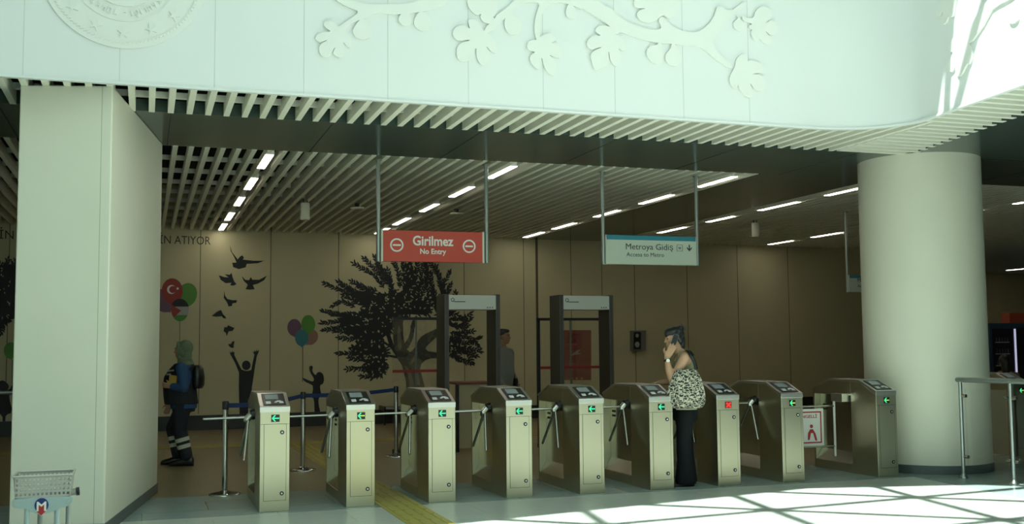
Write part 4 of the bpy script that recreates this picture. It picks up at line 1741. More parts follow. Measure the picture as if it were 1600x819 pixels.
b.build('light_strip', mat('vending_led', (.8, .8, .9), .5, emit=(.72, .70, 1.0), es=.55), r)
b = MB(O)
b.box((v0.x + .55, vy - .002, .55), (v0.x + 1.2, vy + .03, vz - .08))
b.build('door_panel', M_black, r)
q = at(1578, 507, 1, vy + .1)
b = MB((q.x + .3, vy + .2, vz))
b.box((q.x, vy + .1, vz), (q.x + .75, vy + .3, vz + .18))
tag(b.build('signboard', mat('orange_signboard', (.35, .06, .025), .5), bevel=.01), 'orange crate on top of the vending machine', 'signboard')  # orange sign standing on the machine, built as a plain box

# ================================================================== BAGGAGE TROLLEY
cy = 6.5
def ct(x, y, yy=cy):
    return at(x, y, 1, yy)


tr = thing('baggage_trolley', 'pale blue baggage trolley with perforated steel basket before the square pillar', 'trolley', (ct(65, 790).x, cy, 0))
O = tr.location.copy()
M_trol = mat('pale_blue_paint', (.36, .46, .46), .4)
M_bask = mat('basket_steel', (.52, .50, .46), .38, .6)
xl, xr = ct(20, 745).x, ct(113, 744).x
zt, zb = ct(65, 744).z, ct(65, 778).z
bw = xr - xl
depth = .26
b = MB(O)
# perforated front: bars between square holes
nx_, nz_ = 13, 4
cw, chh = (bw - .02) / nx_, (zt - zb - .016) / nz_
th = .003
def perf(mb, org, ux, uz, nxx, nzz, cw, chh, w, h, nvec):
    hx, hz = .55, .55
    xs = [0] + [v for i in range(nxx) for v in ((w - nxx * cw) / 2 + cw * (i + .5 - hx / 2), (w - nxx * cw) / 2 + cw * (i + .5 + hx / 2))] + [w]
    zs = [0] + [v for i in range(nzz) for v in ((h - nzz * chh) / 2 + chh * (i + .5 - hz / 2), (h - nzz * chh) / 2 + chh * (i + .5 + hz / 2))] + [h]
    def P(x, z):
        return Vector(org) + Vector(ux) * x + Vector(uz) * z
    for i in range(0, len(xs) - 1, 2):
        mb.prism([P(xs[i], 0), P(xs[i + 1], 0), P(xs[i + 1], h), P(xs[i], h)], Vector(nvec) * th)
    for k in range(0, len(zs) - 1, 2):
        for i in range(1, len(xs) - 1, 2):
            mb.prism([P(xs[i], zs[k]), P(xs[i + 1], zs[k]), P(xs[i + 1], zs[k + 1]), P(xs[i], zs[k + 1])], Vector(nvec) * th)
perf(b, (xl + .012, cy, zb), (1, 0, 0), (0, 0, 1), nx_, nz_, cw, chh, bw - .024, zt - zb, (0, 1, 0))
perf(b, (xl + .012, cy + depth, zb), (1, 0, 0), (0, 0, 1), nx_, nz_, cw, chh, bw - .024, zt - zb, (0, -1, 0))
for xx, s in ((xl + .012, 1), (xr - .012, -1)):
    b.prism([(xx, cy, zb), (xx, cy + depth, zb), (xx + (-s) * .012, cy + depth, zt), (xx + (-s) * .012, cy, zt)], (s * th, 0, 0))
b.box((xl + .012, cy, zb), (xr - .012, cy + depth, zb + .003))
bk = b.build('basket', M_bask, tr)
b = MB(O)
rim = [(xl, cy, zt), (xr, cy, zt), (xr, cy + depth, zt), (xl, cy + depth, zt), (xl, cy, zt)]
b.tube(rim, .006, 10)
b.build('rim', M_bask, bk)
# plate with logo
pz = lambda y: ct(65, y).z
px_ = lambda x: ct(x, 790).x
pl = [(18, 780), (22, 778), (50, 777), (80, 777), (110, 777.5), (113.5, 782), (112, 789), (107, 793), (92, 796), (82, 801), (65, 804), (52, 801), (46, 796), (36, 793), (22, 792), (18, 787)]
b = MB(O)
b.prism([(px_(x), cy - .004, pz(y)) for x, y in smooth_poly(pl, 1)], (0, .012, 0))
plate = b.build('plate', M_trol, tr)
for x in (24, 106.5):
    b = MB(O)
    c = (px_(x), cy - .004, pz(785.5))
    b.cyl(c, (c[0], cy - .009, c[2]), .008, n=16)
    b.build('bolt', M_bask, plate)
LG = lambda pts, y: [(px_(65 + x), y, pz(789.5 + z)) for x, z in pts]
b = MB(O)
b.prism(LG(ellipse(0, 0, 11, 11.2, 40), cy - .0045), (0, -.002, 0))
b.build('logo_disc', mat('logo_blue', (.012, .03, .16), .4), plate)
b = MB(O)
b.prism(LG([(-7.5, 8), (-7.5, -5.5), (-5.5, -6), (0, -1.2), (5.5, -6), (7.5, -5.5), (7.5, 8), (9, 8.5), (0, 17), (-9, 8.5)], cy - .0065), (0, -.002, 0))
b.build('logo_letter', M_letterw, plate)
b = MB(O)
b.prism(LG([(-4.2, 9), (-4.2, -1.2), (0, 2.5), (4.2, -1.2), (4.2, 9), (7.8, 9), (0, 16), (-7.8, 9)], cy - .0085), (0, -.002, 0))
b.build('logo_arrow', mat('logo_red', (.38, .025, .025), .4), plate)
for x in (42, 89):
    b = MB(O)
    b.cyl((px_(x), cy + .012, .12), (px_(x), cy + .012, pz(779)), .0135, n=16)
    b.build('front_post', M_trol, tr)
for x in (59, 104):
    b = MB(O)
    b.cyl((px_(x), cy + .16, .12), (px_(x), cy + .16, pz(786)), .0135, n=16)
    b.build('rear_post', mat('post_grey', (.33, .35, .33), .4), tr)
hx, hz = px_(113), pz(783)
b = MB(O)
b.cyl((px_(26), cy + .1, hz + .005), (px_(117), cy + .1, hz + .03), .019, n=18)
b.build('handle', mat('handle_grey', (.30, .30, .27), .45), tr)
b = MB(O)
b.cyl((px_(117), cy + .1, hz + .03), (px_(122), cy + .1, hz + .032), .023, n=18)
b.build('handle_cap', M_black, tr)
b = MB(O)
b.box((xl, cy - .05, .09), (xl + .03, cy + .75, .12))
b.box((xr - .03, cy - .05, .09), (xr, cy + .75, .12))
b.box((xl, cy - .05, .09), (xr, cy - .02, .12))
b.box((xl, cy + .72, .09), (xr, cy + .75, .12))
b.box((xl, cy + .10, .10), (xr, cy + .2, .12))
b.box((xl, cy + .0, .10), (xr, cy + .03, .12))
b.build('base_frame', M_trol, tr)
for xx in (xl + .015, xr - .015):
    for yy in (cy, cy + .68):
        b = MB(O)
        b.cyl((xx - .015, yy, .045), (xx + .015, yy, .045), .045, n=20)
        b.build('wheel', M_black, tr)

# ================================================================== PEOPLE
M_skin = mat('skin', (.50, .29, .18), .5)
M_skin2 = mat('skin_tan', (.33, .19, .12), .5)
M_hair = mat('black_hair', (.012, .011, .011), .4, bump=(60, .3))
M_eye = mat('dark_eye', (.02, .015, .012), .2)
M_lip = mat('lips', (.34, .12, .10), .5)


class Body:
    """limbs and volumes that are fused into one continuous skin by voxel remeshing"""
    def __init__(s):
        s.m = MB()

    def limb(s, pts, sub=6, flatten=None):
        """pts: [(point, radius)...]; rounded tapered tube through the joints"""
        for (p, r), (q, t) in zip(pts[:-1], pts[1:]):
            p, q = Vector(p), Vector(q)
            s.m.cyl(p, q, r, t, 16)
        for p, r in pts:
            s.m.ball(p, r, 16)
        return s

    def ell(s, c, r, rot=None):
        s.m.ball(c, r, 20, rot)
        return s

    def loft(s, rings, n=24):
        """rings: (centre, rx, ry) ellipses stacked along the body"""
        R = []
        for c, rx, ry in rings:
            c = Vector(c)
            R.append([c + Vector((rx * math.cos(2 * math.pi * i / n), ry * math.sin(2 * math.pi * i / n), 0)) for i in range(n)])
        s.m.loft(R)
        return s

    def fuse(s, name, M, parent, voxel=.008, smooth=6):
        o = s.m.build(name, M)
        rm = o.modifiers.new('r', 'REMESH')
        rm.mode = 'VOXEL'
        rm.voxel_size = voxel
        rm.use_smooth_shade = True
        if smooth:
            sm = o.modifiers.new('s', 'SMOOTH')
            sm.iterations = smooth
            sm.factor = .5
        bpy.context.view_layer.update()
        dg = bpy.context.evaluated_depsgraph_get()
        me = bpy.data.meshes.new_from_object(o.evaluated_get(dg))
        old = o.data
        o.modifiers.clear()
        o.data = me
        bpy.data.meshes.remove(old)
        me.materials.clear()
        me.materials.append(M)
        for p in me.polygons:
            p.use_smooth = True
        o.parent = parent
        return o


def rotz(v, a):
    c, s = math.cos(a), math.sin(a)
    return Vector((v[0] * c - v[1] * s, v[0] * s + v[1] * c, v[2]))


def head_parts(body, c, turn=0.0, tilt=0.0, k=1.0):
    """head of 0.22 m height, centre c, facing local +x turned by `turn`; returns a function placing points"""
    def P(x, y, z):
        x2, z2 = x * math.cos(tilt) + z * math.sin(tilt), -x * math.sin(tilt) + z * math.cos(tilt)
        return Vector(c) + rotz((x2 * k, y * k, z2 * k), turn)
    R = Matrix.Rotation(turn, 3, 'Z') @ Matrix.Rotation(tilt, 3, 'Y')
    body.ell(P(-.012, 0, .03), (.094 * k, .075 * k, .085 * k), R)
    body.ell(P(.028, 0, -.015), (.062 * k, .062 * k, .085 * k), R)
    body.ell(P(.048, 0, -.080), (.038 * k, .036 * k, .028 * k), R)       # chin
    body.ell(P(.078, 0, .035), (.018 * k, .05 * k, .014 * k), R)         # brow
    body.limb([(P(.084, 0, .02), .009 * k), (P(.101, 0, -.020), .0115 * k)])   # nose
    body.ell(P(.090, .010, -.022), .0085 * k).ell(P(.090, -.010, -.022), .0085 * k)
    body.ell(P(.082, 0, -.050), (.012 * k, .024 * k, .007 * k), R)       # lips
    body.ell(P(.080, 0, -.061), (.012 * k, .021 * k, .007 * k), R)
    for s in (1, -1):
        body.ell(P(.060, s * .036, -.01), (.022 * k, .022 * k, .022 * k), R)
        body.ell(P(-.005, s * .077, -.005), (.018 * k, .009 * k, .032 * k), R)   # ears
    return P


def face_bits(parent, P, k=1.0, lip=True):
    b = MB()
    for s in (1, -1):
        b.ball(P(.0755, s * .031, .012), (.0085 * k, .0105 * k, .0055 * k), 12)
    b.build('eyes', M_eye, parent)
    b = MB()
    for s in (1, -1):
        b.cyl(P(.092, s * .016, .033), P(.082, s * .048, .036), .004 * k, .003 * k, 8)
    b.build('eyebrows', M_hair, parent)
    if lip:
        b = MB()
        b.ball(P(.0865, 0, -.0555), (.006 * k, .018 * k, .006 * k), 14)
        b.build('lips', M_lip, parent)


def hand(body, w, d, up, thumb, curl=.5, k=1.0, splay=1.0):
    """w wrist, d hand direction, up = back of the hand normal, thumb = side of the thumb"""
    d, up = Vector(d).normalized(), Vector(up).normalized()
    side = Vector(thumb).normalized()
    side = (side - d * side.dot(d)).normalized()
    up = d.cross(side) if d.cross(side).dot(up) > 0 else side.cross(d)
    w = Vector(w)
    for u in (-.026, -.009, .009, .026):
        body.limb([(w + d * .01 + side * u * .6 * k, .016 * k), (w + d * .085 * k + side * u * k, .0125 * k)])
    L = (.066, .078, .073, .056)
    for i, u in enumerate((.030, .010, -.010, -.029)):
        p = w + d * .085 * k + side * u * k
        q, dd = [(p, .0095 * k)], d + side * (u * 3 * splay)
        dd.normalize()
        for j in range(3):
            a = curl * (.6 + .35 * j)
            dd = (dd * math.cos(a) - up * math.sin(a)).normalized()
            p = p + dd * L[i] * k * (.45, .32, .26)[j]
            q.append((p, (.0088, .0082, .0072)[j] * k))
        body.limb(q)
    p = w + d * .03 * k + side * .028 * k
    t1 = p + (d * .6 + side * .75 - up * .2).normalized() * .036 * k
    t2 = t1 + (d * .85 + side * .25 - up * .35).normalized() * .032 * k
    body.limb([(p, .014 * k), (t1, .0115 * k), (t2, .009 * k)])


def shoe(mb, heel, d, L=.26, wdt=.045, h=.07, sole=.02):
    d = Vector((d[0], d[1], 0)).normalized()
    n = Vector((-d.y, d.x, 0))
    heel = Vector(heel)
    rings = []
    for t, ww, hh in ((-.02, .6, .7), (.05, .85, 1.0), (.25, .9, 1.1), (.5, .95, .8), (.75, 1.1, .6), (.92, .95, .5), (1.0, .5, .35)):
        c = heel + d * (t * L)
        rr = []
        for i in range(16):
            a = 2 * math.pi * i / 16
            z = math.sin(a)
            rr.append(c + n * (wdt * ww * math.cos(a)) + Vector((0, 0, max(0.002, h * hh * .5 * (z + .9)))))
        rings.append(rr)
    mb.loft(rings)


# ---------------------------------------------------------------- woman on the phone
wp = thing('person', 'person in olive vest top and wide black trousers on the phone with a patterned tote bag', 'person', (5.585, 10.70, 0), math.radians(162))
bd = Body()
head_c = (.085, .0, 1.585)
P = head_parts(bd, head_c, turn=.12, tilt=.10)
bd.limb([((.0, 0, 1.40), .062), ((.035, 0, 1.47), .052), ((.06, 0, 1.54), .052)])
bd.loft([((-.02, 0, .80), .105, .15), ((-.02, 0, .90), .125, .175), ((-.01, 0, 1.0), .108, .155), ((.0, 0, 1.10), .095, .132), ((.0, 0, 1.20), .108, .145),
         ((-.01, 0, 1.30), .11, .165), ((-.015, 0, 1.38), .085, .165), ((-.01, 0, 1.43), .055, .10)])
sh_l, el_l, wr_l = (.0, .185, 1.385), (.145, .235, 1.145), (.195, .175, 1.385)
bd.limb([(sh_l, .056), (el_l, .043)]).limb([(el_l, .044), ((.175, .215, 1.24), .042), (wr_l, .027)])
hand(bd, wr_l, (-.60, -.16, 1.0), (.25, .95, .2), (.80, -.30, .5), curl=.20, k=1.12)
sh_r, el_r, wr_r = (-.01, -.185, 1.385), (.03, -.215, 1.12), (.23, -.20, 1.10)
bd.limb([(sh_r, .054), (el_r, .042)]).limb([(el_r, .042), (wr_r, .027)])
hand(bd, wr_r, (1, .1, -.1), (.0, -.3, 1), (.1, 1, .1), curl=.5, k=.98)
for s in (1, -1):
    bd.limb([((-.02, s * .085, .88), .095), ((.0, s * .08, .50), .062), ((-.03, s * .08, .09), .042)])
    bd.limb([((-.035, s * .08, .05), .035), ((.09, s * .08, .035), .032)])
bd.fuse('body', M_skin, wp, .0065, 4)
face_bits(wp, P)
bd = Body()     # vest top, cut low at the back and under the arms
bd.loft([((-.02, 0, .86), .135, .185), ((-.02, 0, .95), .128, .175), ((-.01, 0, 1.02), .118, .165), ((.0, 0, 1.10), .108, .146), ((.0, 0, 1.20), .121, .158), ((-.01, 0, 1.29), .123, .172), ((-.015, 0, 1.345), .105, .150)])
for s in (1, -1):
    bd.limb([((.075, s * .085, 1.30), .022), ((.045, s * .095, 1.42), .018), ((-.02, s * .095, 1.445), .018), ((-.085, s * .085, 1.36), .022)])
bd.fuse('vest_top', mat('olive_knit', (.24, .225, .12), .8), wp, .008, 4)
bd = Body()     # wide trousers
bd.loft([((-.02, 0, .70), .13, .17), ((-.02, 0, .80), .138, .182), ((-.02, 0, .90), .14, .19), ((-.02, 0, 1.0), .122, .168)])
for s, fx in ((1, .015), (-1, -.035)):
    bd.limb([((-.02, s * .085, .80), .110), ((fx, s * .085, .50), .080), ((fx - .01, s * .085, .25), .084)])
    bd.loft([((fx - .01, s * .085, .03), .115, .10), ((fx - .01, s * .085, .12), .103, .095), ((fx - .01, s * .085, .28), .084, .085), ((fx, s * .085, .4), .080, .082)])
bd.fuse('trousers', mat('black_trouser', (.008, .010, .012), .8, spec=.2), wp, .010, 5)
b = MB()
for s, fx in ((1, .015), (-1, -.035)):
    shoe(b, (fx - .10, s * .085, .0), (1, .08 * s), .25, .043, .06)
b.build('shoes', mat('dark_shoe', (.03, .028, .026), .4), wp)
bd = Body()     # hair
bd.ell(P(-.035, 0, .045), (.092, .088, .090)).ell(P(.02, 0, .075), (.078, .078, .05)).ell(P(.062, 0, .075), (.040, .062, .026)).ell(P(-.075, 0, -.02), (.052, .068, .085)).ell(P(-.07, 0, -.085), (.032, .055, .055))
bd.limb([(P(-.02, .075, .05), .026), (P(-.05, .075, -.03), .024)])
bd.ell(P(-.085, 0, .105), (.045, .05, .035)).ell(P(-.03, 0, .105), (.06, .06, .03)).ell(P(.085, .02, .055), (.02, .045, .025))
bd.limb([(P(-.09, .02, -.05), .03), (P(-.085, .0, -.115), .022)])
bd.limb([(P(-.02, -.075, .05), .026), (P(-.03, -.078, -.06), .024)])
bd.fuse('hair', M_hair, wp, .008, 2)
b = MB()
for a in range(4):
    q = P(-.085 - .012 * a, .02, .12 - .012 * a)
    b.cyl(q, q + Vector((-.012, .015, .045)), .007, .003, 8)
b.ball(P(-.09, .0, .10), (.035, .03, .028), 14)
b.build('hair_claw', M_black, wp)
# phone against the left ear
b = MB()
q = P(.022, .098, -.012)
ux = Vector((-.34, .0, .94))
un = Vector((.1, 1, .05)).normalized()
uy = ux.cross(un).normalized()
pts = [q + ux * a + uy * c for a, c in ((-.068, -.030), (.064, -.030), (.068, -.026), (.068, .026), (.064, .030), (-.068, .030))]
b.prism(pts, un * .011)
ph = b.build('mobile_phone', mat('phone_grey', (.22, .22, .22), .35), None, bevel=.003)
ph.parent = wp
b = MB()
q2 = q + un * .0112
b.prism([q2 + ux * a + uy * c for a, c in ((-.064, -.027), (.064, -.027), (.064, .027), (-.064, .027))], un * .0015)
b.build('phone_back', M_black, ph)
# watch
b = MB()
w0 = Vector(wr_l) + Vector((-.005, .01, -.03))
ax = (Vector(wr_l) - Vector(el_l)).normalized()
b.cyl(w0 - ax * .011, w0 + ax * .011, .036, n=24)
wt = b.build('wrist_watch', M_black, wp)
b = MB()
b.cyl(w0 + Vector((-.002, .033, 0)), w0 + Vector((-.002, .045, .0)), .019, n=20)
b.build('watch_face', mat('watch_white', (.75, .75, .72), .3), wt)
wp['label'] = 'person in olive vest top and wide black trousers phoning between two turnstiles'

# tote bag on her shoulder
M_bag = mat('bag_pattern', (.5, .5, .42), .75)
nt = M_bag.node_tree
bs = nt.nodes['Principled BSDF']
tc = nt.nodes.new('ShaderNodeTexCoord')
nz = nt.nodes.new('ShaderNodeTexNoise')
nz.inputs['Scale'].default_value = 22
mxv = nt.nodes.new('ShaderNodeMix')
mxv.data_type = 'VECTOR'
mxv.inputs[0].default_value = .055
vo = nt.nodes.new('ShaderNodeTexVoronoi')
vo.feature = 'DISTANCE_TO_EDGE'
vo.inputs['Scale'].default_value = 34
mp = nt.nodes.new('ShaderNodeMapping')
mp.inputs['Scale'].default_value = (.75, .75, 1.25)
cr = nt.nodes.new('ShaderNodeValToRGB')
cr.color_ramp.elements[0].position = .065
cr.color_ramp.elements[0].color = (.56, .54, .42, 1)
cr.color_ramp.elements[1].position = .11
cr.color_ramp.elements[1].color = (.025, .025, .022, 1)
nt.links.new(tc.outputs['Object'], mp.inputs[0])
nt.links.new(mp.outputs[0], nz.inputs['Vector'])
nt.links.new(mp.outputs[0], mxv.inputs[4])
nt.links.new(nz.outputs['Color'], mxv.inputs[5])
nt.links.new(mxv.outputs[1], vo.inputs['Vector'])
nt.links.new(vo.outputs['Distance'], cr.inputs['Fac'])
nt.links.new(cr.outputs[0], bs.inputs['Base Color'])
bag = thing('tote_bag', 'cream and black patterned tote bag hanging from the shoulder of the person phoning', 'bag', (5.60, 10.69, 0), math.radians(162))
b = MB()
rings = []
bc = Vector((.025, .262, 0))
for z, rx, ry in ((.845, .10, .035), (.85, .15, .055), (.87, .175, .068), (.92, .195, .075), (1.0, .205, .075), (1.08, .19, .068), (1.15, .165, .058), (1.21, .135, .045), (1.245, .115, .032), (1.262, .085, .022)):
    rr = []
    for i in range(40):
        a = 2 * math.pi * i / 40
        wob = 1 + .04 * math.sin(3 * a + z * 20) + .02 * math.sin(7 * a)
        x = rx * math.copysign(abs(math.cos(a)) ** .8, math.cos(a)) * wob
        y = ry * math.copysign(abs(math.sin(a)) ** .8, math.sin(a)) * wob
        rr.append(bc + Vector((x, y, z)))
    rings.append(rr)
b.loft(rings)
b.build('pouch', M_bag, bag)
b = MB()
b.loft([[bc + Vector((.112 * math.cos(2 * math.pi * i / 24), .05 * math.sin(2 * math.pi * i / 24), z)) for i in range(24)] for z in (.832, .846)])
b.build('base', mat('bag_base', (.40, .37, .26), .8), bag)
b = MB()
top = [(-.09, .255, 1.255), (-.075, .25, 1.33), (-.045, .225, 1.40), (-.025, .165, 1.452), (-.02, .11, 1.462), (-.055, .08, 1.44), (-.085, .10, 1.40)]
tp = []
for i in range(len(top) - 1):
    p0, p1, p2, p3 = (Vector(top[max(0, i - 1)]), Vector(top[i]), Vector(top[i + 1]), Vector(top[min(len(top) - 1, i + 2)]))
    for q in range(6):
        t = q / 6
        tp.append(0.5 * ((2 * p1) + (p2 - p0) * t + (2 * p0 - 5 * p1 + 4 * p2 - p3) * t * t + (3 * p1 - p0 - 3 * p2 + p3) * t ** 3))
tp.append(Vector(top[-1]))
rings = []
for i, p in enumerate(tp):
    d = (tp[min(len(tp) - 1, i + 1)] - tp[max(0, i - 1)]).normalized()
    w_ = Vector((1, 0, 0)) - d * d.x
    w_.normalize()
    n_ = d.cross(w_)
    rings.append([p - w_ * .019 - n_ * .004, p + w_ * .019 - n_ * .004, p + w_ * .019 + n_ * .004, p - w_ * .019 + n_ * .004])
b.loft(rings)
b.build('strap', M_black, bag)

# ---------------------------------------------------------------- worker walking behind the pillar
wk = thing('person', 'person in green headscarf and dark work vest walking left with a backpack', 'person', (.50, 14.98, 0), math.radians(163))
bd = Body()
P = head_parts(bd, (.03, 0, 1.50), tilt=.05)
bd.limb([((-.01, 0, 1.32), .06), ((.0, 0, 1.40), .055), ((.01, 0, 1.46), .052)])
bd.loft([((.0, 0, .78), .13, .17), ((.0, 0, .90), .145, .19), ((.02, 0, 1.0), .155, .18), ((.03, 0, 1.12), .155, .18), ((.01, 0, 1.23), .14, .19), ((-.01, 0, 1.31), .10, .18), ((-.01, 0, 1.36), .06, .11)])
sh, el, wr = (-.02, .215, 1.28), (-.07, .265, 1.02), (.10, .235, 1.04)
bd.limb([(sh, .06), (el, .05)]).limb([(el, .05), (wr, .032)])
hand(bd, wr, (1, -.15, .15), (0, .9, -.2), (.1, .2, 1), curl=.55)
sh2, el2, wr2 = (.0, -.215, 1.28), (.14, -.24, 1.02), (.245, -.22, .80)
bd.limb([(sh2, .06), (el2, .05)]).limb([(el2, .05), (wr2, .032)])
hand(bd, wr2, (.3, 0, -1), (.0, -1, 0), (1, 0, .2), curl=.35)
for s, kx, kz, ax_, az in ((1, .02, .46, -.07, .09), (-1, .16, .48, .09, .10)):
    bd.limb([((0, s * .09, .84), .10), ((kx, s * .09, kz), .07), ((ax_, s * .09, az), .045)])
    bd.limb([((ax_, s * .09, .05), .036), ((ax_ + .12, s * .09, .04), .034)])
bd.fuse('body', M_skin, wk, .008, 4)
face_bits(wk, P)
bd = Body()     # blue jumper: sleeves and hem
bd.limb([(sh, .073), (el, .064)]).limb([(el, .064), ((.07, .24, 1.037), .05)])
bd.limb([(sh2, .073), (el2, .062)]).limb([(el2, .062), ((.225, -.225, .85), .05)])
bd.loft([((.0, 0, .74), .165, .20), ((.0, 0, .82), .17, .205), ((.02, 0, 1.0), .165, .19), ((.01, 0, 1.23), .148, .2), ((-.01, 0, 1.32), .11, .19)])
bd.fuse('jumper', mat('blue_cloth', (.025, .075, .19), .8), wk, .010, 4)
bd = Body()     # vest
bd.loft([((.03, 0, .80), .215, .215), ((.045, 0, .92), .215, .21), ((.06, 0, 1.05), .21, .20), ((.055, 0, 1.16), .20, .20), ((.02, 0, 1.26), .165, .19), ((.0, 0, 1.33), .12, .155)])
bd.fuse('work_vest', mat('dark_vest', (.014, .017, .024), .8), wk, .010, 4)
b = MB()
b.cyl((.085, .180, 1.245), (.175, .125, 1.235), .011, n=10)
b.cyl((.13, .178, 1.195), (.185, .145, 1.19), .010, n=10)
b.build('badge', mat('badge_grey', (.4, .42, .42), .5), wk)
bd = Body()     # trousers
bd.loft([((.0, 0, .70), .14, .18), ((.0, 0, .80), .155, .195), ((.0, 0, .90), .15, .195)])
for s, kx, kz, ax_, az in ((1, .02, .46, -.07, .13), (-1, .16, .48, .09, .14)):
    bd.limb([((0, s * .09, .80), .118), ((kx, s * .09, kz), .092), ((ax_, s * .09, az), .08)])
bd.fuse('trousers', mat('navy_trouser', (.012, .015, .024), .8), wk, .010, 4)
M_refl = mat('reflective_band', (.55, .55, .47), .5)
for s, kx, kz, ax_, az in ((1, .02, .46, -.07, .13), (-1, .16, .48, .09, .14)):
    k0, a0 = Vector((kx, s * .09, kz)), Vector((ax_, s * .09, az))
    d = (a0 - k0)
    for t in (.36, .62):
        b = MB()
        r_ = .092 + (.08 - .092) * t + .004
        b.cyl(k0 + d * (t - .075), k0 + d * (t + .075), r_, r_ - .001, 28)
        b.build('reflective_band', M_refl, wk)
b = MB()
shoe(b, (-.16, .09, 0), (1, 0), .31, .058, .14)
shoe(b, (.0, -.09, 0), (1, 0), .31, .058, .14)
b.build('boots', M_black, wk)
bd = Body()     # headscarf
bd.ell(P(-.045, 0, .035), (.100, .098, .105)).ell(P(-.05, 0, -.06), (.075, .085, .09)).limb([(P(-.03, 0, -.11), .078), (P(-.04, 0, -.17), .10), (P(-.02, 0, -.21), .10)])
bd.ell((-.01, 0, 1.315), (.115, .165, .05)).ell((-.02, .09, 1.325), (.085, .10, .05)).ell((-.02, -.09, 1.325), (.085, .10, .05))
for s in (1, -1):
    bd.ell(P(-.008, s * .078, -.005), (.034, .022, .065))
bd.limb([(P(.035, .062, .07), .022), (P(.030, .078, -.01), .016), (P(.028, .058, -.09), .022), (P(.040, 0, -.130), .028), (P(.028, -.058, -.09), .022), (P(.030, -.078, -.01), .016), (P(.035, -.062, .07), .022), (P(.048, 0, .105), .022), (P(.035, .062, .07), .022)])
bd.fuse('headscarf', mat('sage_scarf', (.15, .20, .12), .8), wk, .008, 3)
bd = Body()
bd.loft([((-.185, 0, 1.0), .05, .10), ((-.19, 0, 1.04), .07, .125), ((-.19, 0, 1.15), .075, .13), ((-.185, 0, 1.26), .06, .12), ((-.175, 0, 1.31), .03, .09)])
bp_ = bd.fuse('backpack', M_black, None, .010, 5)
bp_.parent = None
bp_.location, bp_.rotation_euler = wk.location, wk.rotation_euler
tag(bp_, 'black backpack on the back of the person in the green headscarf', 'backpack')
b = MB()
b.prism([(.03, .268, 1.05), (.135, .245, 1.065), (.125, .245, 1.19), (.02, .268, 1.175)], (-.006, -.025, 0))
yl = b.build('notebook', mat('yellow_book', (.45, .30, .035), .5), bevel=.003)
yl.location, yl.rotation_euler = wk.location, wk.rotation_euler
tag(yl, 'yellow notebook held against the chest of the person in the headscarf', 'notebook')

# ---------------------------------------------------------------- guard behind the right detector post
gx = at(788, 560, 1, 16.0).x
gd = thing('person', 'person in grey long sleeved shirt looking right beside the left metal detector', 'person', (gx - .03, 16.0, 0), math.radians(-52))
bd = Body()
P = head_parts(bd, (.03, 0, 1.66), turn=.35)
bd.limb([((-.01, 0, 1.45), .066), ((.0, 0, 1.53), .06), ((.01, 0, 1.60), .058)])
bd.loft([((.0, 0, .85), .12, .165), ((.0, 0, .97), .125, .17), ((.02, 0, 1.1), .145, .17), ((.015, 0, 1.25), .135, .185), ((.0, 0, 1.38), .115, .20), ((-.01, 0, 1.46), .08, .16), ((-.01, 0, 1.50), .055, .08)])
for s in (1, -1):
    sh, el, wr = (-.01, s * .215, 1.41), (-.03, s * .265, 1.12), (.13, s * .19, .93)
    bd.limb([(sh, .062), (el, .05)]).limb([(el, .05), (wr, .034)])
    hand(bd, wr, (.6, -s * .35, -.8), (.3, s * .9, .3), (.8, 0, .5), curl=.5)
    bd.limb([((0, s * .095, .9), .10), ((.01, s * .10, .49), .068), ((-.02, s * .11, .09), .045)])
    bd.limb([((-.03, s * .11, .05), .036), ((.10, s * .12, .04), .036)])
bd.fuse('body', M_skin2, gd, .008, 4)
face_bits(gd, P)
bd = Body()
bd.loft([((.0, 0, .90), .145, .185), ((.01, 0, 1.0), .15, .185), ((.025, 0, 1.1), .162, .187), ((.015, 0, 1.25), .15, .20), ((.0, 0, 1.38), .13, .215), ((-.01, 0, 1.47), .092, .17), ((-.01, 0, 1.51), .07, .09)])
for s in (1, -1):
    bd.limb([((-.01, s * .215, 1.41), .075), ((-.03, s * .265, 1.12), .063)]).limb([((-.03, s * .265, 1.12), .063), ((.11, s * .20, .955), .048)])
bd.fuse('shirt', mat('grey_shirt', (.20, .21, .19), .8), gd, .010, 4)
bd = Body()
bd.loft([((.0, 0, .80), .135, .18), ((.0, 0, .9), .14, .185), ((.0, 0, .99), .135, .18)])
for s in (1, -1):
    bd.limb([((0, s * .095, .85), .115), ((.01, s * .10, .49), .09), ((-.02, s * .11, .08), .075)])
bd.fuse('trousers', MATS['navy_trouser'], gd, .010, 4)
b = MB()
for s in (1, -1):
    shoe(b, (-.10, s * .11, 0), (1, s * .15), .29, .05, .09)
b.build('shoes', M_black, gd)
b = MB()
b.box((.10, .10, .90), (.17, .17, 1.02))
b.cyl((.13, .13, 1.02), (.13, .13, 1.10), .012, n=10)
b.build('radio', M_black, gd, bevel=.006)
bd = Body()
bd.ell(P(-.03, 0, .055), (.088, .083, .075)).ell(P(.02, 0, .09), (.072, .068, .034)).ell(P(-.07, 0, .0), (.038, .062, .06))
bd.fuse('hair', M_hair, gd, .008, 2)

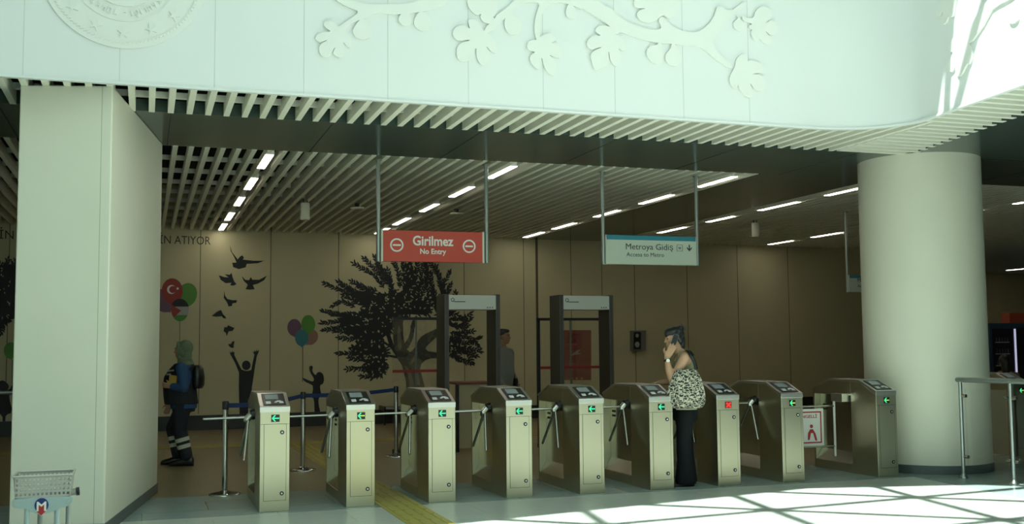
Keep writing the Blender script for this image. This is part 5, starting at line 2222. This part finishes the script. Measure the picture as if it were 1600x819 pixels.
# ---------------------------------------------------------------- small figure before the vending machine
pg = at(1570, 575, 1, 13.3)
ch = thing('person', 'small person with long dark hair and tan top facing the vending machine', 'person', (pg.x, 13.3, 0), math.radians(60))
k = .80
bd = Body()
P = head_parts(bd, (.01, 0, 1.50 * k), k=.95)
bd.limb([((.0, 0, 1.30 * k), .045), ((.0, 0, 1.42 * k), .045)])
bd.loft([((.0, 0, .75 * k), .09, .125), ((.0, 0, .9 * k), .095, .13), ((.0, 0, 1.05 * k), .085, .11), ((.0, 0, 1.2 * k), .095, .14), ((.0, 0, 1.29 * k), .07, .14), ((.0, 0, 1.33 * k), .045, .07)])
for s in (1, -1):
    bd.limb([((.0, s * .155, 1.26 * k), .042), ((-.02, s * .19, 1.02 * k), .034)]).limb([((-.02, s * .19, 1.02 * k), .034), ((.08, s * .17, .86 * k), .024)])
    hand(bd, (.08, s * .17, .86 * k), (.4, 0, -1), (0, s, 0), (1, 0, 0), curl=.4, k=.8)
    bd.limb([((0, s * .07, .78 * k), .075), ((.0, s * .075, .43 * k), .05), ((-.01, s * .075, .07), .035)])
    bd.limb([((-.02, s * .075, .04), .03), ((.08, s * .08, .032), .028)])
bd.fuse('body', M_skin2, ch, .009, 4)
bd = Body()
bd.loft([((.0, 0, .82 * k), .112, .15), ((.0, 0, .95 * k), .108, .14), ((.0, 0, 1.08 * k), .10, .125), ((.0, 0, 1.2 * k), .108, .152), ((.0, 0, 1.3 * k), .08, .145), ((.0, 0, 1.345 * k), .055, .08)])
for s in (1, -1):
    bd.limb([((.0, s * .155, 1.26 * k), .052), ((-.012, s * .175, 1.13 * k), .048)])
bd.fuse('top', mat('tan_top', (.26, .19, .12), .8), ch, .010, 4)
bd = Body()
bd.loft([((.0, 0, .68 * k), .10, .135), ((.0, 0, .8 * k), .108, .145), ((.0, 0, .88 * k), .10, .138)])
for s in (1, -1):
    bd.limb([((0, s * .07, .72 * k), .088), ((.0, s * .075, .43 * k), .066), ((-.01, s * .075, .07), .055)])
bd.fuse('trousers', MATS['black_trouser'], ch, .010, 4)
b = MB()
for s in (1, -1):
    shoe(b, (-.08, s * .075, 0), (1, s * .1), .22, .04, .07)
b.build('shoes', M_black, ch)
bd = Body()
bd.ell(P(-.025, 0, .04), (.095, .088, .09)).limb([(P(-.07, 0, 0), .07), (P(-.085, 0, -.12), .06), (P(-.09, 0, -.22), .04)])
bd.fuse('hair', M_hair, ch, .009, 2)
